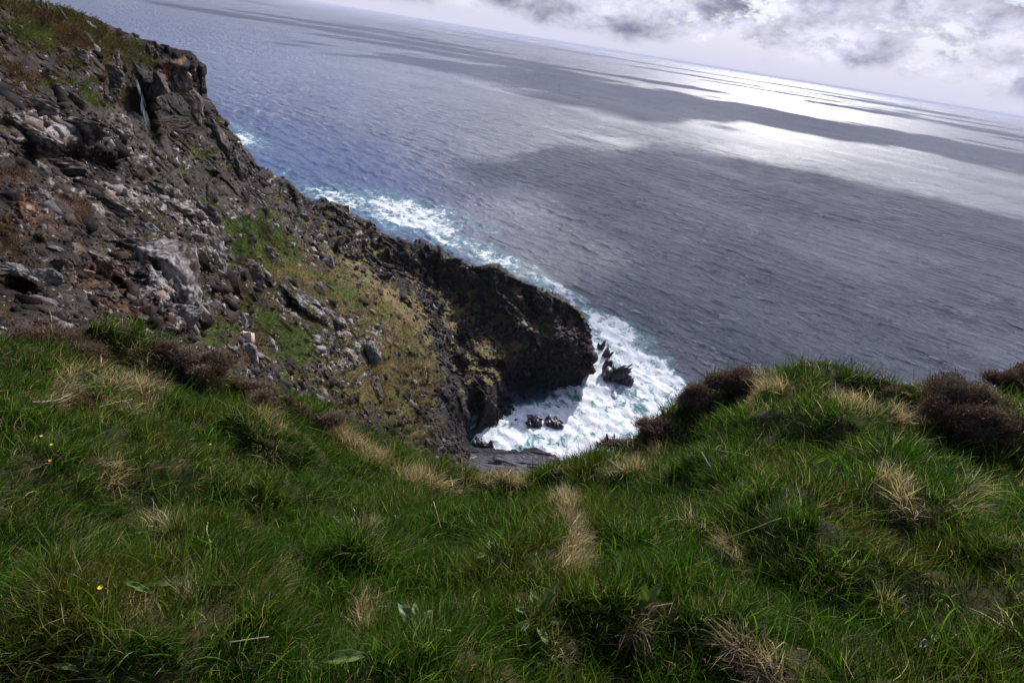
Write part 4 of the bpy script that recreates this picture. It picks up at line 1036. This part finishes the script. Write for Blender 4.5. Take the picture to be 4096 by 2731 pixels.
gstick('dry_stem', [(2860, 2172), (3125, 2070)], .08, .0018, M_STRAW, 'long straight pale straw stem lying across the green grass at right', 'stem', wob_=.002)
gstick('dry_stem', [(1683, 2505), (1802, 2522)], .07, .0026, M_STRAW, 'short thick straw stem below the centre plantain', 'stem', wob_=.002)
gstick('dry_stem', [(2590, 2460), (2615, 2425), (2690, 2412)], .08, .0022, M_STRAW, 'kinked straw stem beside the pale three leaf plantain', 'stem', wob_=.002)
gstick('dry_stem', [(830, 2090), (826, 2120), (842, 2170)], .06, .0022, M_STRAW, 'curled tan stem standing in dark grass at left', 'stem', wob_=.002)
gstick('dry_stem', [(1735, 2005), (1748, 2055), (1765, 2115)], .06, .0016, M_STRAW, 'thin straw stem hanging under the straw fringe at the edge dip', 'stem', wob_=.002)
gstick('dry_stem', [(915, 2568), (1075, 2545)], .06, .0018, M_STRAW, 'pale stem lying level left of the big plantain leaf', 'stem', wob_=.002)
gstick('dead_twig', [(130, 1608), (215, 1604), (280, 1578)], .06, .0045, M_TWIG, 'grey dead twig lying in the grass at far left', 'twig')
gstick('dead_twig', [(2795, 1785), (2880, 1800), (2995, 1822)], .06, .0045, M_TWIG, 'long dead twig lying under the right heather mound', 'twig')
gstick('dead_twig', [(2808, 1810), (2830, 1850), (2850, 1882)], .06, .004, M_TWIG, 'short dead twig pointing down below the long twig', 'twig')
gstick('dead_twig', [(390, 1630), (460, 1610), (530, 1596)], .06, .003, M_TWIG, 'thin tan twig to the right of the grey twig', 'twig')


def seed_stalk(u0, v0, u1, v1, label, mat, wpx=9, name='seed_stalk', lift=0.0, group='seed heads standing above the turf', headpx=34):
    p, h = ground_at(u0, v0, lift)
    base = at_h(u0, v0, h); top = at_h(u1, v1, h)
    e = empty(name, base); tag(e, label, 'grass stalk', group)
    D = float(base @ fwd); px = D / FPX
    mid = (top - base) * .5 + np.array([.01, 0, .0])
    v, f_, tr = tube([np.zeros(3), mid, top - base], [px * 1.6, px * 1.4, px * 1.1], 6)
    mesh_obj('stem', v, [f_, tr], M_TWIG if mat is M_SEED else M_STRAW, e, smooth=True)
    d = (top - base); d /= np.linalg.norm(d); L = headpx * px
    s = np.linspace(-.1, 1, 10); pts = (top - base)[None] + d[None] * (s * L)[:, None]
    v, f_, tr = tube(pts, wpx * px * .5 * np.sin(np.linspace(.25, 2.95, 10)) + px * .4, 8)
    v = v + rng.normal(0, px * .5, v.shape)
    mesh_obj('seed_head', v, [f_, tr], mat, e)


seed_stalk(2434, 1795, 2430, 1762, 'dark seed head, tallest one against the foam at the edge dip', M_SEED)
seed_stalk(2396, 1812, 2392, 1790, 'dark seed head just left of the tallest one against the foam', M_SEED, 7)
seed_stalk(2460, 1775, 2458, 1752, 'thin dark seed head just right of the tallest one against the foam', M_SEED, 6, headpx=22)
seed_stalk(2762, 1870, 2764, 1840, 'pale fluffy seed head left of the pair below the right mound', M_PALESEED, 14)
seed_stalk(2890, 1875, 2896, 1850, 'pale fluffy seed head right of the pair below the right mound', M_PALESEED, 14)
seed_stalk(3660, 2640, 3690, 2580, 'pale seed head standing alone low in the right corner grass', M_PALESEED, 16)
seed_stalk(3925, 2660, 3930, 2620, 'small tan seed head nearest the bottom right corner', M_PALESEED, 12)
seed_stalk(1560, 2120, 1572, 2085, 'pale seed head above the left plantain leaves', M_PALESEED, 12)
seed_stalk(1405, 2130, 1412, 2060, 'cream seed head leaning right above a plantain cluster', M_PALESEED, 14)
seed_stalk(208, 1370, 202, 1290, 'tall thin green brown grass head above the left heather bank', M_PALESEED, 8, headpx=50)


# ------------------------------------------------------------------ plantain
def leaf_mesh(L, W_, curl, seed):
    r_ = np.random.default_rng(seed); nl, nw = 16, 8
    s = np.linspace(0, 1, nl + 1); pr_ = np.sin(np.pi * np.clip(s * .93 + .05, 0, 1) ** 1.15) ** .9; pr_ = pr_ * (0.12 + .88 * sstep(s, .02, .4)); pr_[-1] = 0.02
    a = curl * s; yy = np.cumsum(np.cos(a * 1.2 - .1)) * L / nl; zz = np.cumsum(-np.sin(a * 1.2 - .15)) * L / nl
    V = []; cc = []
    base = np.array([0.075, 0.115, 0.020]) * r_.uniform(.8, 1.3)
    for i in range(nl + 1):
        for j in range(nw + 1):
            x = (j / nw * 2 - 1) * W_ * .5 * pr_[i]
            rib = (j % 2) * 0.0016
            V.append((x, yy[i], zz[i] + abs(x) * .45 + rib + 0.002 * math.sin(i * 1.3 + j)))
            cc.append(base * (1.5 if j % 2 == 0 else .9))
    return np.array(V), grid_faces(nl + 1, nw + 1), np.array(cc)


def plantain(u, v, leaves, label, lift=.05):
    lift = lift * .6
    p, h = ground_at(u, v, lift)
    e = empty('plantain_plant', p); tag(e, label, 'plantain', 'broad leaved plantains in the turf')
    jr = np.random.default_rng(int(u + v))
    for k, (az_, tilt, L, W_, curl) in enumerate(leaves):
        if len(leaves) > 1: az_ += jr.normal(0, .35); tilt += jr.normal(0, .2); L *= jr.uniform(.6, 1.0); curl *= jr.uniform(.6, 1.8)
        V, f_, cc = leaf_mesh(L, W_, curl, int(u * 7 + k))
        ca_, sa_ = math.cos(tilt), math.sin(tilt)
        V = np.stack([V[:, 0], V[:, 1] * ca_ - V[:, 2] * sa_, V[:, 1] * sa_ + V[:, 2] * ca_], 1)
        cz, sz_ = math.cos(az_), math.sin(az_)
        V = np.stack([V[:, 0] * cz + V[:, 1] * sz_, -V[:, 0] * sz_ + V[:, 1] * cz, V[:, 2]], 1)
        mesh_obj('leaf', V, f_, M_LEAF, e, cols={'Col': cc}, smooth=True)


plantain(1240, 2655, [(R(-95), R(8), .001, .001, 0)][:0] + [(R(78), R(10), .135, .036, .25)], 'single large pale ribbed plantain leaf lying flat near the bottom edge', .085)
plantain(2555, 2450, [(R(-14), R(62), .115, .030, .25), (R(8), R(66), .12, .028, .2), (R(38), R(58), .115, .030, .3)], 'pale plantain with three upright leaves right of centre', .04)
plantain(1660, 2540, [(R(-55), R(35), .16, .034, .5), (R(-20), R(45), .12, .024, .6), (R(85), R(15), .13, .026, .5), (R(30), R(50), .12, .026, .7), (R(-120), R(10), .10, .03, .4), (R(150), R(5), .12, .03, .5), (R(60), R(48), .13, .022, .6)], 'big spreading plantain rosette at bottom centre with a leaf reaching left', .05)
plantain(2140, 2480, [(R(-10), R(55), .12, .024, .6), (R(25), R(50), .14, .024, .5), (R(60), R(35), .12, .022, .5), (R(-60), R(30), .11, .022, .5), (R(100), R(15), .13, .024, .4), (R(200), R(10), .12, .026, .5), (R(165), R(5), .14, .026, .3)], 'bright plantain rosette to the right of the big bottom rosette', .05)
plantain(1375, 2110, [(R(60), R(30), .13, .022, .8), (R(100), R(22), .11, .024, .9), (R(-60), R(25), .10, .022, .5), (R(10), R(45), .09, .018, .6)], 'plantain with curled over leaves on the left below the straw fringe', .05)
plantain(1690, 2210, [(R(-70), R(15), .09, .022, .4), (R(-110), R(10), .09, .02, .4), (R(-20), R(25), .08, .02, .5), (R(40), R(20), .09, .02, .4), (R(90), R(12), .09, .022, .4), (R(150), R(8), .08, .02, .4), (R(210), R(8), .08, .02, .4)], 'flat star shaped plantain rosette in the middle of the turf', .05)
plantain(1960, 2220, [(R(-40), R(20), .08, .022, .4), (R(20), R(30), .08, .022, .5), (R(80), R(15), .08, .02, .4), (R(-100), R(10), .08, .022, .4), (R(170), R(8), .08, .02, .4)], 'dark small plantain to the right of the star shaped one', .05)
plantain(760, 2340, [(R(52), R(28), .17, .012, .2), (R(-100), R(10), .14, .016, .35)], 'plantain with one long narrow upright blade at lower left', .06)
plantain(610, 2125, [(R(30), R(30), .07, .026, .5), (R(-80), R(12), .08, .028, .4), (R(120), R(8), .08, .024, .4)], 'small bluish broad leaf plantain beside a straw clump at left', .05)
plantain(640, 2395, [(R(-80), R(12), .11, .018, .3)], 'single narrow grey green leaf lying across a straw patch at lower left', .08)
plantain(3720, 2580, [(R(-60), R(10), .08, .018, .4), (R(20), R(20), .06, .016, .4)], 'tiny plantain hidden in the dark grass by the bottom right', .05)
plantain(3860, 2060, [(R(-30), R(25), .07, .024, .5), (R(50), R(10), .06, .024, .4)], 'pale broad leaf weed in the shaded hollow at right', .06)
plantain(350, 2690, [(R(40), R(45), .13, .014, .4), (R(-30), R(30), .10, .014, .6), (R(80), R(20), .10, .014, .5), (R(-90), R(15), .12, .014, .5)], 'strap leaved plantain at the bottom left corner', .05)
plantain(60, 1650, [(R(10), R(60), .12, .02, .4), (R(60), R(30), .10, .02, .6), (R(-50), R(30), .1, .02, .6)], 'bluish plantain near the left edge below the heather', .05)
plantain(1220, 2040, [(R(-35), R(50), .12, .018, .4), (R(10), R(52), .10, .018, .5), (R(60), R(30), .10, .018, .5)], 'narrow leaved plantain left of the curled leaf one', .05)


def flower(u, v, label):
    p, h = ground_at(u, v, .10)
    e = empty('yellow_flower', p); tag(e, label, 'flower', 'small yellow flowers in the turf')
    v_, f_, tr = tube([[0, 0, 0], [.002, 0, -.05], [0, .003, -.11]], [.0009, .001, .0012], 5)
    mesh_obj('stem', v_, [f_, tr], plain_green, e)
    for k in range(5):
        a = k * 2 * math.pi / 5
        vv = []
        for s_ in np.linspace(0, 1, 5):
            w_ = .0032 * math.sin(.3 + s_ * 2.3)
            for j in (-1, 0, 1):
                x, y, z_ = j * w_, s_ * .006, .0025 * s_ * s_ + abs(j) * .0007
                vv.append((x * math.cos(a) + y * math.sin(a), -x * math.sin(a) + y * math.cos(a), z_))
        mesh_obj('petal', np.array(vv), grid_faces(5, 3), M_YELLOW, e, smooth=True)


plain_green = plain_mat('green_stem', (.05, .09, .02))
flower(168, 1744, 'yellow flower, upper left of the trio at the left edge')
flower(208, 1778, 'yellow flower, middle one of the trio at the left edge')
flower(202, 1842, 'yellow flower, lowest of the trio at the left edge')
flower(842, 1777, 'lone yellow flower in green grass below the pink heather')
flower(402, 2350, 'lone yellow flower in the dark grass at lower left')


# ------------------------------------------------------------------ heather
def heather(u, v, wpx, hpx, label, seed, depth=.9, n=3600, pink=.5, roll=0, twiggy=0.0, hover=None, lift=0.0):
    p, h = ground_at(u, v)
    if hover: p = at_h(u, v, hover)
    D = float(p @ fwd); W_ = wpx / FPX * D; H_ = hpx / FPX * D
    r_ = np.random.default_rng(seed)
    e = empty('heather_bush', p); tag(e, label, 'heather', 'heather bushes along the turf edge')
    # points inside a lumpy dome
    nl_ = 7 + int(W_ * 6); lc_ = np.stack([r_.uniform(-.8, .8, nl_), r_.uniform(-.6, .6, nl_), r_.uniform(0, .25, nl_)], 1); lr_ = r_.uniform(.22, .50, nl_)
    lc_[:, 2] += 0.35 * (1 - np.abs(lc_[:, 0])) * r_.random(nl_)
    li_ = r_.choice(nl_, n, p=lr_ ** 2 / (lr_ ** 2).sum())
    q = r_.normal(size=(n, 3)); q /= np.linalg.norm(q, axis=1)[:, None]; q[:, 2] = np.abs(q[:, 2])
    lum = 1 + .35 * pn(q * 2.2 + li_[:, None] * 3.1 + seed, seed)
    far_ = np.where(r_.random(n) < .08, r_.uniform(1.0, 1.3, n), 1.0)
    rad = r_.random(n) ** .33 * lum * lr_[li_] * far_
    q = (lc_[li_] + q * rad[:, None] * [1, 1, 1.5]) * np.array([W_ * .5, W_ * .5 * depth, H_ * .95])
    q[:, 2] = np.maximum(q[:, 2], -.02)
    c0, s0 = math.cos(roll), math.sin(roll); tilt_ = q[:, 0] * math.tan(-roll) 
    q[:, 2] += tilt_
    d = q / np.array([W_ * .5, W_ * .5 * depth, H_]); d[:, 2] += .9; d /= np.linalg.norm(d, axis=1)[:, None]
    d += r_.normal(0, .35, d.shape); d /= np.linalg.norm(d, axis=1)[:, None]
    # stems: from the root out to some sprigs
    k = r_.choice(n, int(n * .09)); sv_ = []; sf = []; c = 0
    vs, fs, tr_ = [], [], []
    for i in k:
        a_ = np.array([q[i, 0] * .25, q[i, 1] * .25, -0.03]); b_ = q[i] + d[i] * (.01 + twiggy * .05); mid = (a_ + b_) * .5 + r_.normal(0, .02, 3)
        v_, f_, t_ = tube([a_, mid, b_], [.0032, .0024, .0012], 4)
        vs.append(v_); fs.append(f_ + c); tr_.append(t_ + c); c += len(v_)
    mesh_obj('stems', np.concatenate(vs), [np.concatenate(fs), np.concatenate(tr_)], M_TWIG, e)
    # sprigs: each a short bent blade with several needle whorls
    rep = 6; qq_ = np.repeat(q, rep, 0) + r_.normal(0, .011, (n * rep, 3)); dd_ = np.repeat(d, rep, 0) + r_.normal(0, .45, (n * rep, 3)); dd_ /= np.linalg.norm(dd_, axis=1)[:, None]
    ll = r_.normal(size=(n * rep, 3)); ll -= (ll * dd_).sum(1)[:, None] * dd_; ll /= np.linalg.norm(ll, axis=1)[:, None]
    mixv = np.repeat(sstep(pn(q * 9 + 3, seed + 5) + pink - .5 + r_.normal(0, .15, n), -.25, .35), rep)[:, None]
    shade_ = (0.55 + .8 * r_.random(n * rep))[:, None]
    cc = (np.array([.15, .075, .055]) * (1 - mixv) + np.array([.34, .23, .18]) * mixv) * shade_
    grn = (r_.random(n * rep) < .10)[:, None]; cc = np.where(grn, np.array([.05, .055, .02]) * shade_, cc)
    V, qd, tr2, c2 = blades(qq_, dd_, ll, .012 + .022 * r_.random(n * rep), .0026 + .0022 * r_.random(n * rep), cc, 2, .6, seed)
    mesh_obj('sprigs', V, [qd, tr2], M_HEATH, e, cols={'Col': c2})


heather(2960, 1570, 340, 100, 'wide dark brown heather bush on the crest left of the grassy mound top', 1, .6, 3200, .35)
heather(2800, 1660, 170, 130, 'purple brown heather bush hanging on the seaward side, left of the wide one', 2, .8, 2600, .45)
heather(2640, 1740, 190, 60, 'low sparse twiggy heather with foam showing through, at the edge right of the dip', 3, .7, 1200, .5, twiggy=1)
heather(2480, 1800, 190, 26, 'very low dark heather fringe on the skyline of the dip', 4, .4, 900, .3, twiggy=1)
heather(3370, 1590, 110, 44, 'small red brown heather clump between the grassy mound and the big right bush', 5, .7, 1000, .3, twiggy=.6)
heather(3830, 1700, 420, 175, 'largest rounded purple heather bush at the right of the turf edge', 6, .7, 6000, .5)
heather(4060, 1550, 260, 110, 'dark heather bush cut by the right edge of the picture', 7, .7, 3000, .25)
heather(3600, 1610, 110, 50, 'narrow heather clump touching the left of the largest bush', 15, .7, 1000, .35)
heather(230, 1400, 420, 70, 'dark purple heather bank behind the left grass hump', 8, .5, 3600, .45)
heather(790, 1480, 260, 80, 'pinkish heather bush with pale flower tips right of the left grass hump', 9, .7, 4200, .8)
heather(980, 1590, 230, 62, 'grey pink heather bush, second along the slope from the grass hump', 10, .7, 3600, .75)
heather(1130, 1640, 220, 66, 'mauve heather bush in the middle of the left slope edge', 11, .7, 3400, .65)
heather(1270, 1700, 170, 55, 'small pink heather clump furthest down the left slope', 12, .7, 1600, .7)
heather(330, 1620, 120, 40, 'little dark red heather clump inside the straw grass of the left hump', 13, .8, 800, .1)
heather(640, 1400, 160, 40, 'low heather strip on top of the left hump', 14, .6, 1200, .5)

# ------------------------------------------------------------------ clouds that shade the sea (overhead, beyond the frame)
m_cl, t, o = new_mat('cloud')
d_ = t.node('ShaderNodeBsdfDiffuse'); d_.inputs[0].default_value = (.9, .9, .92, 1)
tr = t.node('ShaderNodeBsdfTranslucent'); tr.inputs[0].default_value = (.9, .9, .92, 1)
mx = t.node('ShaderNodeMixShader'); mx.inputs[0].default_value = .82
t.l.new(d_.outputs[0], mx.inputs[1]); t.l.new(tr.outputs[0], mx.inputs[2]); t.l.new(mx.outputs[0], o.inputs[0])
CZ = 2000.0
shift = SD[:2] / SD[2] * (CZ - SEA_Z)
CL = []   # (x, y, radius) of each shadow on the sea
def shadow_px(u, v, rx_, ry_):
    p = at_z(u, v, SEA_Z); CL.append((p[0], p[1], rx_, ry_))
for (u, v, a_, b_) in [(2120, 318, 150, 80), (2300, 345, 220, 140), (2480, 372, 280, 180), (2750, 412, 320, 185), (3000, 447, 320, 175), (3280, 497, 320, 160), (3560, 548, 280, 140), (3820, 598, 260, 120), (4080, 650, 240, 100), (2450, 425, 90, 60),
                       (1900, 235, 260, 60), (2750, 300, 330, 70), (3150, 375, 300, 60), (3650, 470, 300, 60), (1500, 150, 500, 90)]:
    shadow_px(u, v, a_, b_)
rc = np.random.default_rng(8)
for k in range(24):   # broken cloud that shades the nearer water on the right
    r_ = rc.uniform(350, 640); a_ = math.radians(rc.uniform(9 if r_ > 430 else 18, 62)); CL.append((r_ * math.sin(a_), r_ * math.cos(a_), rc.uniform(35, 85), rc.uniform(30, 65)))
for k in range(40):
    r_ = 2500 * (10200 / 2500) ** (rc.random() ** .7); a_ = math.radians(rc.uniform(-35, 52)); CL.append((r_ * math.sin(a_), r_ * math.cos(a_), r_ * rc.uniform(.025, .065), r_ * rc.uniform(.010, .028)))
vs, fs, c = [], [], 0
v0, f0 = ICO[3]
for (x, y, a_, b_) in CL:
    for j in range(6 if a_ > 260 else 4):
        ox_, oy_ = rc.normal(0, .35, 2) if j else (0, 0)
        s_ = rc.uniform(.55, .85) if j else .9
        v = v0 * np.array([a_ * s_, b_ * s_, 45 + .10 * a_]); v = v * (1 + .30 * fbm(v0 * 2.1 + x * .01 + j, 3, j + 1))[:, None]
        v = v + np.array([x + ox_ * a_ + shift[0], y + oy_ * b_ + shift[1], CZ])
        vs.append(v); fs.append(f0 + c); c += len(v)
v1_, f1_ = ICO[2]
for (x, y, a_, b_) in CL:
    if a_ > 700: continue
    n_ = int(150 + 110 * min(2.5, a_ / 200)); an_ = rc.uniform(0, 6.283, n_); ra_ = rc.normal(1.05, .45, n_)
    ra_ *= 1 + .25 * np.sin(an_ * 5 + x)
    P3 = np.stack([x + np.cos(an_) * ra_ * a_ + shift[0], y + np.sin(an_) * ra_ * b_ + shift[1], CZ + rc.normal(0, 30, n_)], 1)
    S3 = rc.uniform(9, 34, n_) * (0.6 + a_ / 400)
    vs.append((v1_[None] * S3[:, None, None] * [1.3, 1, .7] + P3[:, None]).reshape(-1, 3)); fs.append(((np.arange(n_) * len(v1_))[:, None, None] + f1_[None]).reshape(-1, 3) + c); c += n_ * len(v1_)
CLO = mesh_obj('clouds', np.concatenate(vs), np.concatenate(fs), m_cl, smooth=True)
tag(CLO, kind='structure')

# ------------------------------------------------------------------ sea air
m_hz = bpy.data.materials.new('sea_haze'); m_hz.use_nodes = True
t = NT(m_hz.node_tree); t.n.clear(); o = t.node('ShaderNodeOutputMaterial')
pvn = t.node('ShaderNodeVolumePrincipled'); pvn.inputs['Color'].default_value = (.78, .82, 1.0, 1); pvn.inputs['Density'].default_value = 5.0e-5; pvn.inputs['Anisotropy'].default_value = .0
t.l.new(pvn.outputs[0], o.inputs['Volume'])
hx, hy0, hy1, z0, z1 = 62000, -300, 62000, -97, 4
hv = np.array([(x, y, z) for z in (z0, z1) for y in (hy0, hy1) for x in (-hx, hx)], float)
hf = np.array([(0, 2, 3, 1), (4, 5, 7, 6), (0, 1, 5, 4), (2, 6, 7, 3), (0, 4, 6, 2), (1, 3, 7, 5)])
HZ = mesh_obj('haze', hv, hf, m_hz); tag(HZ, 'thin pale sea haze', 'haze', kind='stuff')
